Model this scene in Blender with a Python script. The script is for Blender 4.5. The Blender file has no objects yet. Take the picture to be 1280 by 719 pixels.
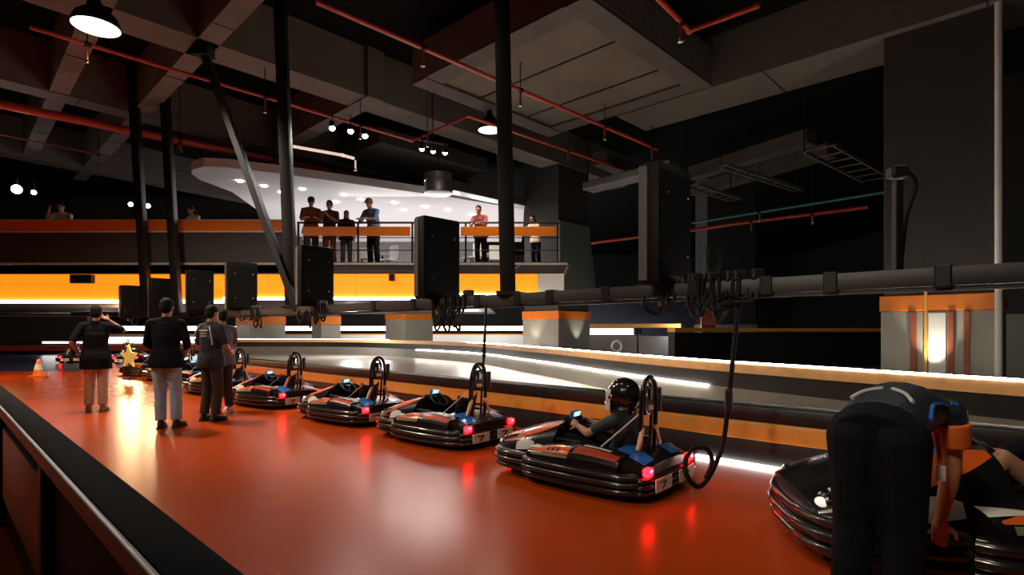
import bpy, bmesh, math, random
from mathutils import Vector, Matrix
random.seed(7)
PI = math.pi
SC = bpy.context.scene
COL = SC.collection
V = Vector

# ------------------------------------------------------------------ camera geometry
F, HOR, CAMZ = 700.0, 412.0, 1.38
D = V((-0.721, 0.693, 0)).normalized()     # direction along the pit lane
N = V((D.y, -D.x, 0))                      # across the pit lane
def at(u, v, Y):                           # a sight line met at depth Y
    return V(((u-640)/F*Y, Y, CAMZ-(v-HOR)/F*Y))
def onz(u, v, z):                          # a sight line met at height z
    return at(u, v, (CAMZ-z)*F/(v-HOR))
def dn(d, n, z=0):
    p = D*d+N*n
    return V((p.x, p.y, z))

# ------------------------------------------------------------------ materials
MATS = {}
def mat(name, col, rough=0.5, metal=0.0, var=0.15, scale=6.0, bump=0.0, bscale=40.0, emit=None, estr=0.0, spec=0.5, coat=0.0):
    if name in MATS: return MATS[name]
    m = bpy.data.materials.new(name); m.use_nodes = True
    nt = m.node_tree; b = nt.nodes['Principled BSDF']
    b.inputs['Roughness'].default_value = rough
    b.inputs['Metallic'].default_value = metal
    b.inputs['Specular IOR Level'].default_value = spec
    b.inputs['Coat Weight'].default_value = coat
    b.inputs['Coat Roughness'].default_value = 0.08
    tc = nt.nodes.new('ShaderNodeTexCoord')
    nz = nt.nodes.new('ShaderNodeTexNoise'); nz.inputs['Scale'].default_value = scale
    nz.inputs['Detail'].default_value = 4
    nt.links.new(tc.outputs['Object'], nz.inputs['Vector'])
    cr = nt.nodes.new('ShaderNodeValToRGB')
    cr.color_ramp.elements[0].position = .2; cr.color_ramp.elements[1].position = .8
    cr.color_ramp.elements[0].color = (*[max(0, c*(1-var)) for c in col], 1)
    cr.color_ramp.elements[1].color = (*[min(1, c*(1+var)) for c in col], 1)
    nt.links.new(nz.outputs['Fac'], cr.inputs['Fac'])
    nt.links.new(cr.outputs['Color'], b.inputs['Base Color'])
    if bump > 0:
        n2 = nt.nodes.new('ShaderNodeTexNoise'); n2.inputs['Scale'].default_value = bscale
        n2.inputs['Detail'].default_value = 5
        nt.links.new(tc.outputs['Object'], n2.inputs['Vector'])
        bp = nt.nodes.new('ShaderNodeBump'); bp.inputs['Strength'].default_value = bump
        bp.inputs['Distance'].default_value = .02
        nt.links.new(n2.outputs['Fac'], bp.inputs['Height'])
        nt.links.new(bp.outputs['Normal'], b.inputs['Normal'])
    if emit:
        b.inputs['Emission Color'].default_value = (*emit, 1)
        b.inputs['Emission Strength'].default_value = estr
    MATS[name] = m
    return m

# ------------------------------------------------------------------ mesh builder
class MB:
    def __init__(s): s.bm = bmesh.new()
    def _xf(s, geom, M):
        bmesh.ops.transform(s.bm, matrix=M, verts=[g for g in geom if isinstance(g, bmesh.types.BMVert)])
    def box(s, c, size, rot=None, bevel=0):
        r = bmesh.ops.create_cube(s.bm, size=1.0)
        vs = r['verts']
        bmesh.ops.scale(s.bm, vec=V(size), verts=vs)
        if bevel:
            es = list({e for v in vs for e in v.link_edges})
            rb = bmesh.ops.bevel(s.bm, geom=es, offset=bevel, segments=2, affect='EDGES', profile=.5)
            vs = list({v for f in rb['faces'] for v in f.verts} | {v for v in vs if v.is_valid})
        M = Matrix.Translation(V(c)) @ (rot.to_4x4() if rot is not None else Matrix())
        bmesh.ops.transform(s.bm, matrix=M, verts=vs)
        return s
    def bar(s, p0, p1, w, h, up=V((0, 0, 1)), bevel=0):
        p0, p1 = V(p0), V(p1); x = (p1-p0); L = x.length; x = x/L
        if abs(x.dot(up)) > .98: up = V((1, 0, 0))
        y = up.cross(x).normalized(); z = x.cross(y)
        R = Matrix((x, y, z)).transposed()
        return s.box((p0+p1)/2, (L, w, h), R, bevel)
    def rings(s, rs, cap0=True, cap1=True, closed=False):
        vr = [[s.bm.verts.new(p) for p in r] for r in rs]
        k = len(vr[0]); n = len(vr)
        for i in range(n if closed else n-1):
            a, b = vr[i], vr[(i+1) % n]
            for j in range(k):
                s.bm.faces.new((a[j], a[(j+1) % k], b[(j+1) % k], b[j]))
        if not closed:
            if cap0: s.bm.faces.new(vr[0][::-1])
            if cap1: s.bm.faces.new(vr[-1])
        return s
    def tube(s, pts, r, seg=8, closed=False):
        pts = [V(p) for p in pts]; n = len(pts); rs = []
        prev = None
        for i, p in enumerate(pts):
            if closed: t = pts[(i+1) % n]-pts[i-1]
            else: t = pts[min(i+1, n-1)]-pts[max(i-1, 0)]
            t.normalize()
            if prev is None:
                a = V((0, 0, 1)) if abs(t.z) < .9 else V((1, 0, 0))
                x = t.cross(a).normalized()
            else:
                x = (prev-t*prev.dot(t)).normalized()
            prev = x; y = t.cross(x)
            rr = r[i] if isinstance(r, (list, tuple)) else r
            rs.append([p+(x*math.cos(2*PI*j/seg)+y*math.sin(2*PI*j/seg))*rr for j in range(seg)])
        return s.rings(rs, closed=closed)
    def cone(s, p0, r0, p1, r1, seg=14): return s.tube([p0, p1], [r0, r1], seg)
    def ball(s, c, r, R=None, seg=16, ring=10):
        if not isinstance(r, (tuple, list, Vector)): r = (r, r, r)
        g = bmesh.ops.create_uvsphere(s.bm, u_segments=seg, v_segments=ring, radius=1)
        M = Matrix.Translation(V(c)) @ (R.to_4x4() if R is not None else Matrix()) @ Matrix.Diagonal((*r, 1))
        bmesh.ops.transform(s.bm, matrix=M, verts=g['verts'])
        return s
    def limb(s, p0, r0, p1, r1, seg=12):
        s.cone(p0, r0, p1, r1, seg); s.ball(p0, r0, None, 12, 8); s.ball(p1, r1, None, 12, 8); return s
    def lathe(s, c, prof, seg=24, axis=V((0, 0, 1)), closed=False):
        axis = V(axis).normalized()
        a = V((1, 0, 0)) if abs(axis.x) < .9 else V((0, 1, 0))
        x = axis.cross(a).normalized(); y = axis.cross(x)
        c = V(c)
        rs = [[c+axis*h+(x*math.cos(2*PI*j/seg)+y*math.sin(2*PI*j/seg))*max(r, .0005) for j in range(seg)] for r, h in prof]
        return s.rings(rs, closed=closed)
    def prism(s, poly, z0, z1):
        a = [V((p[0], p[1], z0)) for p in poly]; b = [V((p[0], p[1], z1)) for p in poly]
        return s.rings([a, b])
    def extrude(s, pts, off):
        pts = [V(p) for p in pts]; off = V(off)
        return s.rings([pts, [p+off for p in pts]])
    def sweep(s, path, prof, closed=False):
        """path of (x,y); prof closed list of (outward offset to the right of travel, z)"""
        n = len(path); rs = []
        P = [V((p[0], p[1], 0)) for p in path]
        for i in range(n):
            if closed: a, b = P[i-1], P[(i+1) % n]; t0 = (P[i]-a); t1 = (b-P[i])
            else:
                t0 = P[i]-P[i-1] if i else P[1]-P[0]
                t1 = P[i+1]-P[i] if i < n-1 else P[-1]-P[-2]
            t0.normalize(); t1.normalize(); t = (t0+t1).normalized()
            nr = V((t.y, -t.x, 0)); k = 1/max(.5, t.dot(t0))
            rs.append([P[i]+nr*o*k+V((0, 0, z)) for o, z in prof])
        return s.rings(rs, closed=closed)
    def grid(s, fn, nu, nv):
        vs = [[s.bm.verts.new(fn(i/nu, j/nv)) for j in range(nv+1)] for i in range(nu+1)]
        for i in range(nu):
            for j in range(nv):
                s.bm.faces.new((vs[i][j], vs[i+1][j], vs[i+1][j+1], vs[i][j+1]))
        return s
    def build(s, name, m, parent=None, smooth=None, loc=None):
        bmesh.ops.recalc_face_normals(s.bm, faces=s.bm.faces)
        me = bpy.data.meshes.new(name); s.bm.to_mesh(me); s.bm.free()
        me.materials.append(m)
        o = bpy.data.objects.new(name, me); COL.objects.link(o)
        if smooth is not None:
            for p in me.polygons: p.use_smooth = True
            if smooth < 180:
                try: me.set_sharp_from_angle(angle=math.radians(smooth))
                except Exception: pass
        if parent: o.parent = parent
        return o

def catmull(pts, k=6, closed=False):
    P = [V(p) if len(p) == 3 else V((p[0], p[1], 0)) for p in pts]; n = len(P); out = []
    for i in range(n if closed else n-1):
        if closed: p0, p1, p2, p3 = P[i-1], P[i], P[(i+1) % n], P[(i+2) % n]
        else: p0, p1, p2, p3 = P[max(i-1, 0)], P[i], P[i+1], P[min(i+2, n-1)]
        for q in range(k):
            t = q/k
            out.append(.5*((2*p1)+(p2-p0)*t+(2*p0-5*p1+4*p2-p3)*t*t+(3*p1-p0-3*p2+p3)*t**3))
    if not closed: out.append(P[-1])
    return out

# ------------------------------------------------------------------ object bookkeeping
def tag(o, label=None, cat=None, group=None, kind=None):
    if label: o['label'] = label
    if cat: o['category'] = cat
    if group: o['group'] = group
    if kind: o['kind'] = kind
    return o
def empty(name, loc=(0, 0, 0), rz=0, label=None, cat=None, group=None):
    o = bpy.data.objects.new(name, None); COL.objects.link(o)
    o.location = loc; o.rotation_euler = (0, 0, rz); o.empty_display_size = .2
    return tag(o, label, cat, group)
def copy_tree(o, parent=None):
    c = o.copy(); COL.objects.link(c)
    if parent: c.parent = parent
    for ch in list(o.children): copy_tree(ch, c)
    return c
def struct(o, label=None): o['kind'] = 'structure'; return tag(o, label)
def lamp(kind, name, loc, energy, color=(1, 1, 1), size=.1, aim=None, spot=None, blend=.5, size_y=None):
    l = bpy.data.lights.new(name, kind); l.energy = energy; l.color = color
    if kind == 'AREA':
        l.size = size
        if size_y: l.shape = 'RECTANGLE'; l.size_y = size_y
    else: l.shadow_soft_size = size
    if kind == 'SPOT' and spot: l.spot_size = math.radians(spot); l.spot_blend = blend
    o = bpy.data.objects.new(name, l); COL.objects.link(o); o.location = loc
    if aim is not None: o.rotation_euler = (V(aim)-V(loc)).to_track_quat('-Z', 'Y').to_euler()
    return o

# ------------------------------------------------------------------ palette
M_black = mat('black_paint', (.006, .006, .007), .5)
M_blackgloss = mat('black_gloss_plastic', (.008, .008, .009), .22, bump=.06, bscale=30)
M_bumper = mat('bumper_plastic', (.016, .0145, .013), .24, bump=.04, bscale=30, coat=.6)
M_steel = mat('dark_steel', (.006, .006, .0065), .5, .0, spec=.3)
M_chrome = mat('chrome', (.6, .6, .6), .15, 1)
M_conc = mat('painted_concrete', (.075, .065, .055), .8, bump=.3, bscale=8, var=.3, scale=1.2)
M_beam = mat('beam_concrete', (.12, .10, .082), .85, bump=.3, bscale=6, var=.25, scale=.9)
M_dark = mat('dark_wall', (.014, .0135, .014), .8, var=.3, scale=.7, bump=.1)
M_grey = mat('grey_panel', (.20, .19, .17), .45, var=.12, scale=2, bump=.05)
M_orange = mat('orange_paint', (.80, .20, .012), .4, var=.08)
M_tan = mat('orange_rail', (.82, .36, .06), .45, var=.1)
M_red = mat('red_pipe_paint', (.42, .045, .02), .4, var=.2)
M_white = mat('white_paint', (.75, .74, .72), .5, var=.05)
M_led = mat('white_led', (.9, .9, .9), .5, emit=(1, .93, .86), estr=9)
M_ledtrack = mat('track_white_led', (.9, .9, .9), .5, emit=(1, .92, .82), estr=42)
M_ledsoft = mat('soft_white_led', (.9, .9, .9), .5, emit=(1, .90, .80), estr=4)
M_fascia = mat('lit_orange_panel', (.8, .25, .02), .4, emit=(1, .19, .006), estr=1.5)
M_tail = mat('tail_light_lens', (.5, .01, .02), .2, emit=(1, .002, .004), estr=42)
M_tailcore = mat('tail_light_core', (.8, .1, .1), .2, emit=(1, .05, .08), estr=12)
M_screen = mat('lit_blue_screen', (.1, .3, .8), .2, emit=(.25, .55, 1), estr=2.5)
M_head = mat('headlight_glass', (.8, .8, .8), .12, emit=(1, .9, .8), estr=.6, spec=.8)
M_lampglass = mat('lamp_glass', (.9, .9, .8), .4, emit=(1, .86, .66), estr=3)
M_bulb = mat('spot_bulb', (1, 1, 1), .4, emit=(1, .95, .9), estr=25)
M_decalo = mat('orange_sticker', (.75, .12, .015), .3, var=.12, coat=.5)
M_decalr = mat('red_orange_sticker', (.42, .06, .025), .3, var=.15, coat=.5)
M_decalb = mat('blue_sticker', (.03, .16, .55), .25, var=.15, coat=.5)
M_decalw = mat('white_sticker', (.62, .60, .55), .35, var=.12)
M_decalg = mat('olive_sticker', (.20, .18, .10), .35, var=.12)
M_beige = mat('beige_bar', (.65, .52, .32), .4)
M_rubber = mat('tyre_rubber', (.012, .012, .012), .8, bump=.2)
M_skin = mat('skin', (.42, .20, .115), .5, var=.06)
M_skin2 = mat('skin_tanned', (.48, .24, .14), .5, var=.06)
M_hair = mat('black_hair', (.004, .0035, .003), .7, spec=.2, bump=.4, bscale=120)
M_eye = mat('eye', (.02, .015, .012), .2)
M_lip = mat('lips', (.3, .09, .07), .5)
M_foil = mat('duct_metal', (.45, .45, .44), .32, .9, bump=.1, bscale=10)
M_cable = mat('cable_rubber', (.005, .005, .005), .6, spec=.2)

# ------------------------------------------------------------------ setting
def floor_mat(name, col, rough, bump, bscale, var, scale, spec=.42):
    m = mat(name, col, rough, var=var, scale=scale, bump=bump, bscale=bscale, spec=spec)
    for nd in m.node_tree.nodes:
        if nd.type == 'TEX_NOISE': nd.inputs['Detail'].default_value = 1.5
    nt = m.node_tree; b = nt.nodes['Principled BSDF']
    nz = nt.nodes.new('ShaderNodeTexNoise'); nz.inputs['Scale'].default_value = .8; nz.inputs['Detail'].default_value = 1
    tc = [n for n in nt.nodes if n.type == 'TEX_COORD'][0]
    nt.links.new(tc.outputs['Object'], nz.inputs['Vector'])
    mr = nt.nodes.new('ShaderNodeMapRange'); mr.inputs['To Min'].default_value = rough*.85; mr.inputs['To Max'].default_value = rough*1.15
    nt.links.new(nz.outputs['Fac'], mr.inputs['Value']); nt.links.new(mr.outputs['Result'], b.inputs['Roughness'])
    return m
M_floor = floor_mat('orange_epoxy', (.44, .055, .006), .26, .06, 2.8, .05, .8, .16)
M_track = floor_mat('grey_track', (.50, .47, .40), .32, .10, 6, .12, 2.0)
M_blue = floor_mat('blue_epoxy', (.02, .045, .12), .3, .05, 4, .12, 1.2)

XL, XR, YF, YB, ZC = -40, 26, -5, 52, 8.3
struct(MB().box(((XL+XR)/2, (YF+YB)/2, -.1), (XR-XL, YB-YF, .2)).build('floor', M_track), 'pale grey polished track floor')
struct(MB().box(((XL+XR)/2, (YF+YB)/2, ZC+.1), (XR-XL, YB-YF, .2)).build('ceiling', mat('black_slab', (.004, .004, .004), .9, spec=.1)), 'black painted ceiling slab')
struct(MB().box(((XL+XR)/2, YB+.1, ZC/2), (XR-XL, .2, ZC)).build('wall_back', M_dark))
struct(MB().box(((XL+XR)/2, YF-.1, ZC/2), (XR-XL, .2, ZC)).build('wall_front', M_dark))
struct(MB().box((XL-.1, (YF+YB)/2, ZC/2), (.2, YB-YF, ZC)).build('wall_left', M_dark))
struct(MB().box((XR+.1, (YF+YB)/2, ZC/2), (.2, YB-YF, ZC)).build('wall_right', M_dark))
# orange pit lane floor between the spectator ledge and the pit barrier, up to the blue floor
NB = 5.71
def d_at_Y(n, Y): return (Y-N.y*n)/D.y
pl = [dn(-9, -4), dn(-9, NB), dn(d_at_Y(NB, 18.4), NB), dn(d_at_Y(-4, 18.4), -4)]
struct(MB().prism([(p.x, p.y) for p in pl], .0, .006).build('floor', M_floor), 'glossy orange epoxy pit lane floor')
struct(MB().prism([(-34, 18.4), (dn(d_at_Y(NB, 18.4), NB).x, 18.4), (-16, 31), (-34, 31)], .0, .005).build('floor', M_blue), 'dark blue epoxy floor beyond the orange lane')

# ------------------------------------------------------------------ spectator ledge in the foreground
t = empty('spectator_ledge', dn(3, .37, 0), 0, 'black flat-topped spectator ledge running diagonally across the bottom left corner', 'ledge')
def ldg(d0, d1, n0, n1, z0, z1, name, m, bev=.006):
    c = dn((d0+d1)/2, (n0+n1)/2)-t.location
    R = Matrix((D, N, V((0, 0, 1)))).transposed()
    return MB().box((c.x, c.y, (z0+z1)/2), (abs(d1-d0), abs(n1-n0), z1-z0), R, bev).build(name, m, t, 30)
M_ledge = mat('ledge_black_laminate', (.006, .006, .008), .7, spec=.02, bump=.05, bscale=60)
M_ledgeedge = mat('ledge_edge_trim', (.20, .20, .22), .4)
ldg(-3, 15.4, .315, .43, .86, .90, 'ledge_top', M_ledge)
ldg(-3, 15.4, .298, .315, .845, .899, 'edge_trim', M_ledgeedge, .004)
ldg(-3, 15.4, .37, .42, .0, .86, 'wall_panel', M_dark, 0)
for dd in (3.2, 5.4, 7.6, 9.8):
    ldg(dd, dd+1.85, .34, .37, .25, .72, 'infill_panel', M_ledgeedge, .004)
    ldg(dd-.14, dd-.04, .325, .37, 0, .86, 'support_post', M_black, .003)

# ------------------------------------------------------------------ pit barrier behind the karts
R0 = dn(0, NB)
t = empty('pit_barrier', R0, 0, 'long low black barrier with orange stripe right behind the kart row', 'barrier')
def along(n, d0, d1, z0, z1, th, name, m, bev=.01):
    c = dn((d0+d1)/2, n+th/2)-t.location
    R = Matrix((D, N, V((0, 0, 1)))).transposed()
    return MB().box((c.x, c.y, (z0+z1)/2), (d1-d0, th, z1-z0), R, bev).build(name, m, t, 30)
DB0, DB1 = -3.2, 19
along(NB+.03, DB0, DB1, .0, .27, .26, 'base_panel', M_black)
along(NB, DB0, DB1, .27, .455, .30, 'orange_rail', M_tan, .02)
along(NB+.01, DB0, DB1, .455, .615, .28, 'top_rail', M_black, .03)
along(NB-.012, DB0, 2.75, .012, .04, .03, 'floor_light_strip', M_led, .004)

# ------------------------------------------------------------------ far track barrier
def poly_sweep(name, pts, o0, o1, z0, z1, m, parent):
    return MB().sweep([(p[0]-parent.location.x, p[1]-parent.location.y) for p in pts], [(o0, z0), (o1, z0), (o1, z1), (o0, z1)]).build(name, m, parent, 30)
B2 = catmull([(6.4, 4.2), (5.38, 5.9), (4.92, 6.75), (3.03, 10.6), (1.34, 15.6), (.41, 18.1), (-1.29, 22.5), (-4.6, 27), (-9.3, 30.9), (-16, 31.3)], 5)
t = empty('track_barrier', (3.03, 10.6, 0), 0, 'curving track barrier with orange top rail and white light strips across the grey track', 'barrier')
# travelling away from the camera: the track side is on the left (negative offset)
poly_sweep('barrier_panel', B2, -.02, .22, 0, .42, M_grey, t)
poly_sweep('dark_band', B2, -.02, .22, .42, .68, M_black, t)
poly_sweep('orange_rail', B2, -.06, .24, .68, .835, mat('pale_orange_rail', (.80, .44, .18), .45), t)
nB = len(B2)
poly_sweep('top_light_strip', B2[:nB-14], -.065, -.02, .835, .862, M_ledtrack, t)
poly_sweep('top_light_strip', B2[nB-9:], -.065, -.02, .835, .865, M_led, t)
poly_sweep('low_light_strip', B2[14:nB-10], -.05, -.02, .40, .43, M_ledtrack, t)

t = empty('track_barrier', (9, 20, 0), 0, 'tall dark barrier with thin orange top rail left of the large right column', 'barrier')
B3 = [(4.9, 17.5), (8, 20.5), (14.5, 21.5), (22, 19.5)]
poly_sweep('barrier_panel', B3, -.02, .2, 0, 1.28, M_black, t)
poly_sweep('orange_rail', B3, -.05, .22, 1.30, 1.43, M_tan, t)
t = empty('track_barrier', (4, 24, 0), 0, 'short pale barrier with glowing strip behind the padded center column', 'barrier')
B3b = [(2.6, 25), (5.5, 24.0), (7.0, 23.0)]
poly_sweep('barrier_panel', B3b, -.02, .2, 0, 1.1, M_grey, t)
poly_sweep('orange_rail', B3b, -.05, .22, 1.46, 1.62, M_tan, t)
poly_sweep('light_strip', B3b[:2], -.06, .0, 1.16, 1.42, M_ledsoft, t)
t = empty('track_barrier', (-5, 34, 0), 0, 'distant white panelled barrier glowing between the lower columns', 'barrier')
B4 = [(-30, 41), (-13, 42), (-6, 42), (3, 41)]
poly_sweep('barrier_panel', B4, -.02, .2, 0, .98, M_white, t)
poly_sweep('orange_rail', B4, -.06, .22, .98, 1.05, M_tan, t)
poly_sweep('light_strip', B4, -.07, 0, 1.3, 1.62, M_ledsoft, t)
poly_sweep('light_strip', B4, -.07, 0, .62, .78, M_ledsoft, t)
t = empty('track_barrier', (-24, 31, 0), 0, 'orange barrier with bright strip behind the blue floor at far left', 'barrier')
B5 = [(-34, 30.2), (-26, 31), (-17.2, 32)]
poly_sweep('barrier_panel', B5, -.02, .2, 0, .2, M_black, t)
poly_sweep('orange_rail', B5, -.05, .2, .2, .52, M_decalr, t)
poly_sweep('light_strip', B5[1:], -.06, .0, .62, .95, M_led, t)
t = empty('partition_wall', (-23, 29, 0), 0, 'dark blank partition wall under the gallery at far left', 'wall')
MB().box((-1.5, .0, 1.4), (5.2, .25, 1.3)).build('wall_panel', mat('violet_dark_wall', (.03, .026, .03), .7), t)
MB().box((-1.5, -.02, 2.08), (5.2, .3, .07)).build('top_cap', M_grey, t)
for sx in (-3.9, .9): MB().box((sx, 0, .4), (.15, .2, .8)).build('support_post', M_black, t)

# ------------------------------------------------------------------ columns
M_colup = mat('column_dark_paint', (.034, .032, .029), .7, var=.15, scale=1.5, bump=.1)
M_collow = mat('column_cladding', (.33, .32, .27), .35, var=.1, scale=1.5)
M_brown = mat('brown_strip', (.30, .075, .03), .5)
M_green = mat('green_grey_padding', (.10, .125, .105), .6, var=.1)
def column(d0, n0, wd, wn, label, top=ZC, band=(1.73, 2.03)):
    """corner nearest the camera at (d0,n0); runs +d and +n"""
    c = dn(d0+wd/2, n0+wn/2)
    r = empty('column', c, math.atan2(D.y, D.x), label, 'column')   # local x = d, local y = -n
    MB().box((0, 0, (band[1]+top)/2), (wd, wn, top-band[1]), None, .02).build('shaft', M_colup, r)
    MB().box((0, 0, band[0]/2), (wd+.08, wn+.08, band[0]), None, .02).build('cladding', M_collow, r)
    MB().box((0, 0, sum(band)/2), (wd+.12, wn+.12, band[1]-band[0]), None, .015).build('orange_band', M_orange, r)
    return r
r_a = column((dn(0, 0)-V((0, 0, 0))).x, 0, 1, 1, 'x') if False else None
cp = V((8.53, 9.83, 0)); col_R = column(cp.dot(D), cp.dot(N), 1.7, 1.6, 'huge grey column with orange band and vertical strips at the right edge')
yl = .8+.045                                     # its face towards the lane (local +y = -n)
for lx, w, m, nm in ((.36, .10, M_brown, 'brown_strip'), (-.20, .09, M_brown, 'brown_strip'), (-.43, .09, M_brown, 'brown_strip')):
    MB().box((lx, yl+.015, .86), (w, .05, 1.7), None, .006).build(nm, m, col_R)
MB().box((.17, yl+.02, 1.05), (.05, .05, 2.1), None, .01).build('yellow_pipe', mat('amber_pipe', (.75, .36, .07), .35), col_R)
MB().box((.0, yl+.012, .86), (.26, .03, 1.66), None, .006).build('white_panel', M_white, col_R)
MB().tube([(-.86, yl, 0), (-.86, yl, ZC)], .055, 10).build('corner_pipe', M_white, col_R, 40)
MB().lathe((.02, yl+.32, .0), [(.07, 0), (.07, .3), (.075, .34), (.06, .35), (.06, .33)], 16).build('uplight', M_steel, col_R)
cp = V((1.6, 19.3, 0)); col_C = column(cp.dot(D), cp.dot(N), 1.6, 1.75, 'padded center column with orange band behind the right end of the gallery')
MB().box((-.83, 0, 3.9), (.08, 1.75, 2.5), None, .02).build('green_padding', M_green, col_C)
MB().extrude([(-.80, -.86, 2.3), (-.80, -1.45, 2.3), (-.80, -.95, 4.9), (-.80, -.86, 5.0)], (.07, 0, 0)).build('slanted_panel', M_green, col_C)
for lx, ly in ((.2, 1.2), (-1.15, -.1)):
    MB().lathe((lx, ly, 0), [(.07, 0), (.07, .62), (.06, .63), (.06, .6)], 14).build('uplight', M_steel, col_C)
cols = []
def col_at(u0, u1, Y, ucorner, label, top):
    c0 = at(ucorner, HOR, Y)
    w = (u1-u0)/F*Y*.68
    zb = CAMZ+(HOR-387)/F*Y if u0 > 450 else CAMZ+(HOR-395)/F*Y
    return column(c0.dot(D), c0.dot(N), w, w*1.05, label, ZC, (zb-.55, zb))
cols.append(col_at(477, 537, 33.0, 506, 'pale column with orange band standing below the gallery, nearest the center', 2.8))
cols.append(col_at(385, 420, 36, 402, 'small far column with orange band second left of center under gallery', 2.8))
cols.append(col_at(283, 345, 36, 312, 'wide far column with orange band behind the leftmost karts', 2.8))
c0 = at(906, HOR, 24.5)
c3 = empty('column', (c0.x, c0.y, 0), math.atan2(D.y, D.x)+.8, 'plain dark grey column behind the red panel right of center', 'column')
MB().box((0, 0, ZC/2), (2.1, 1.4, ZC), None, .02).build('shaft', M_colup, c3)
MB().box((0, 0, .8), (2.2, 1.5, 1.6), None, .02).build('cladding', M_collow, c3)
c0 = at(1268, HOR, 15.5)
c4 = empty('column', (c0.x, c0.y, 0), math.atan2(D.y, D.x), 'uplit grey column half seen past the right edge of the huge column', 'column')
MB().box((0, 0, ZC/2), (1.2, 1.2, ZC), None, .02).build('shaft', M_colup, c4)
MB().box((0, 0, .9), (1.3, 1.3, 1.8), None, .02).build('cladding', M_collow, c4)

# back of the track on the right: dark panels
t = empty('ramp_wall', (5.6, 26, 0), 0, 'dark blue rounded wall panel under the hanging cabinet', 'wall')
M_navy = mat('navy_panel', (.035, .045, .08), .55)
MB().box((.5, 0, 1.4), (6.2, .3, 2.6)).build('wall_panel', M_navy, t)
arc = [(-2.6, 0, 2.7)]+[(-2.6+3.6*math.sin(a), 0, 2.7+2.0*(1-math.cos(a))) for a in [i*PI/2/10 for i in range(11)]]+[(1.0, 0, 2.7)]
MB().extrude(arc[1:], (0, .25, 0)).build('curved_hood', M_navy, t)
t = empty('track_marker_panel', at(885, 430, 21.5)*1, 0, 'small red upright panel at the base of the plain dark column', 'panel')
t.location.z = 0
MB().box((0, 0, 1.05), (.55, .12, 2.1), None, .02).build('panel', M_decalr, t)
MB().box((0, 0, .04), (.75, .5, .08), None, .01).build('base', M_black, t)
for u, v, Y, lab in ((797, 415, 16.5, 'small black floor lamp on the track behind the curving barrier'),):
    p = at(u, v, Y); t = empty('track_lamp', (p.x, p.y, 0), 0, lab, 'lamp')
    MB().box((0, 0, 1.33), (.22, .16, .2), None, .02).build('lamp_head', M_black, t)
    MB().tube([(0, 0, 0), (0, 0, 1.25)], .03, 8).build('pole', M_black, t)
    MB().lathe((0, 0, 0), [(.18, 0), (.18, .03), (.04, .06)], 14).build('base', M_black, t)

p = at(771, 433, 16.8); t = empty('loop_bollard', (p.x, p.y, 0), .3, 'small pale loop-topped bollard on the track beside the black floor lamp', 'bollard')
MB().tube([(.16*math.sin(2*PI*i/20), 0, p.z+.16*math.cos(2*PI*i/20)) for i in range(20)], .04, 8, closed=True).build('loop', M_white, t, 60)
MB().lathe((0, 0, 0), [(.16, 0), (.16, .03), (.10, .06), (.07, p.z-.16), (0, p.z-.16)], 16).build('stem', M_white, t, 40)
# ------------------------------------------------------------------ gallery
YG = 14.85
t = gal = empty('gallery', (-6, YG, 0), 0, 'upper spectator gallery with glowing orange fascia across the left half', 'gallery')
def gx(u): return (u-640)/F*YG+6
def gz(v): return CAMZ+(HOR-v)/F*YG
M_slab = mat('gallery_slab_paint', (.05, .046, .042), .6, var=.15)
sl = [(-22, 0), (gx(709), 0), (gx(709), 2.5), (5.2, 5.6), (5.2, 17), (-22, 17)]
MB().prism(sl, gz(341), gz(331)).build('floor_slab', M_slab, gal)
MB().box((gx(709)/2-11, -.02, gz(330)), (gx(709)+22, .06, .05)).build('edge_trim', mat('pale_trim', (.5, .45, .4), .4), gal)
MB().bar((gx(710), -.02, gz(331)), (gx(705), -.02, gz(343)), .05, .05).build('edge_bracket', M_grey, gal)
MB().bar((gx(650), -.02, gz(331)), (gx(642), -.02, gz(338)), .05, .04).build('edge_bracket', M_grey, gal)
xs = gx(366)
# the lit fascia, in panels
edges = [-22, gx(-250), gx(118), gx(280), gx(445), gx(560), gx(672)]
for a, b in zip(edges[:-1], edges[1:]):
    zb = gz(376) if b <= gx(280)+.01 else (gz(372) if b < gx(560)+.01 else gz(367.5))
    MB().box(((a+b)/2, .06, (gz(342.5)+zb)/2), (b-a-.02, .12, gz(342.5)-zb), None, .01).build('lit_fascia', M_fascia, gal)
    MB().box(((a+b)/2, -.02, zb-.03), (b-a, .06, .07)).build('light_strip', M_led, gal)
MB().box(((gx(672)+gx(705))/2, .06, (gz(342)+gz(367))/2), (gx(705)-gx(672), .12, gz(342)-gz(367))).build('white_fascia', M_white, gal)
MB().prism([(-22, .13), (gx(705), .13), (gx(705), 2.4), (5.1, 5.5), (5.1, 16.8), (-22, 16.8)], gz(366)-.1, gz(341)-.01).build('soffit', M_slab, gal)
MB().box(((-22+xs)/2, .08, (gz(290)+gz(343))/2), (xs+22, .16, gz(290)-gz(343))).build('parapet_panel', M_slab, gal)
MB().box(((-22+xs)/2, .06, (gz(276)+gz(289.5))/2), (xs+22, .2, gz(276)-gz(289.5)), None, .01).build('orange_parapet_band', M_orange, gal)
MB().box(((-22+xs)/2, .06, gz(275.5)), (xs+22, .22, .03)).build('parapet_trim', mat('pale_trim', (.5, .45, .4), .4), gal)
MB().box(((-22+xs)/2, .06, gz(290)), (xs+22, .22, .03)).build('parapet_trim', M_white, gal)
MB().box((-9, 16.5, 5.0), (26, .2, 4.2)).build('back_wall', mat('lounge_wall', (.42, .40, .38), .7), gal)
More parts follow.
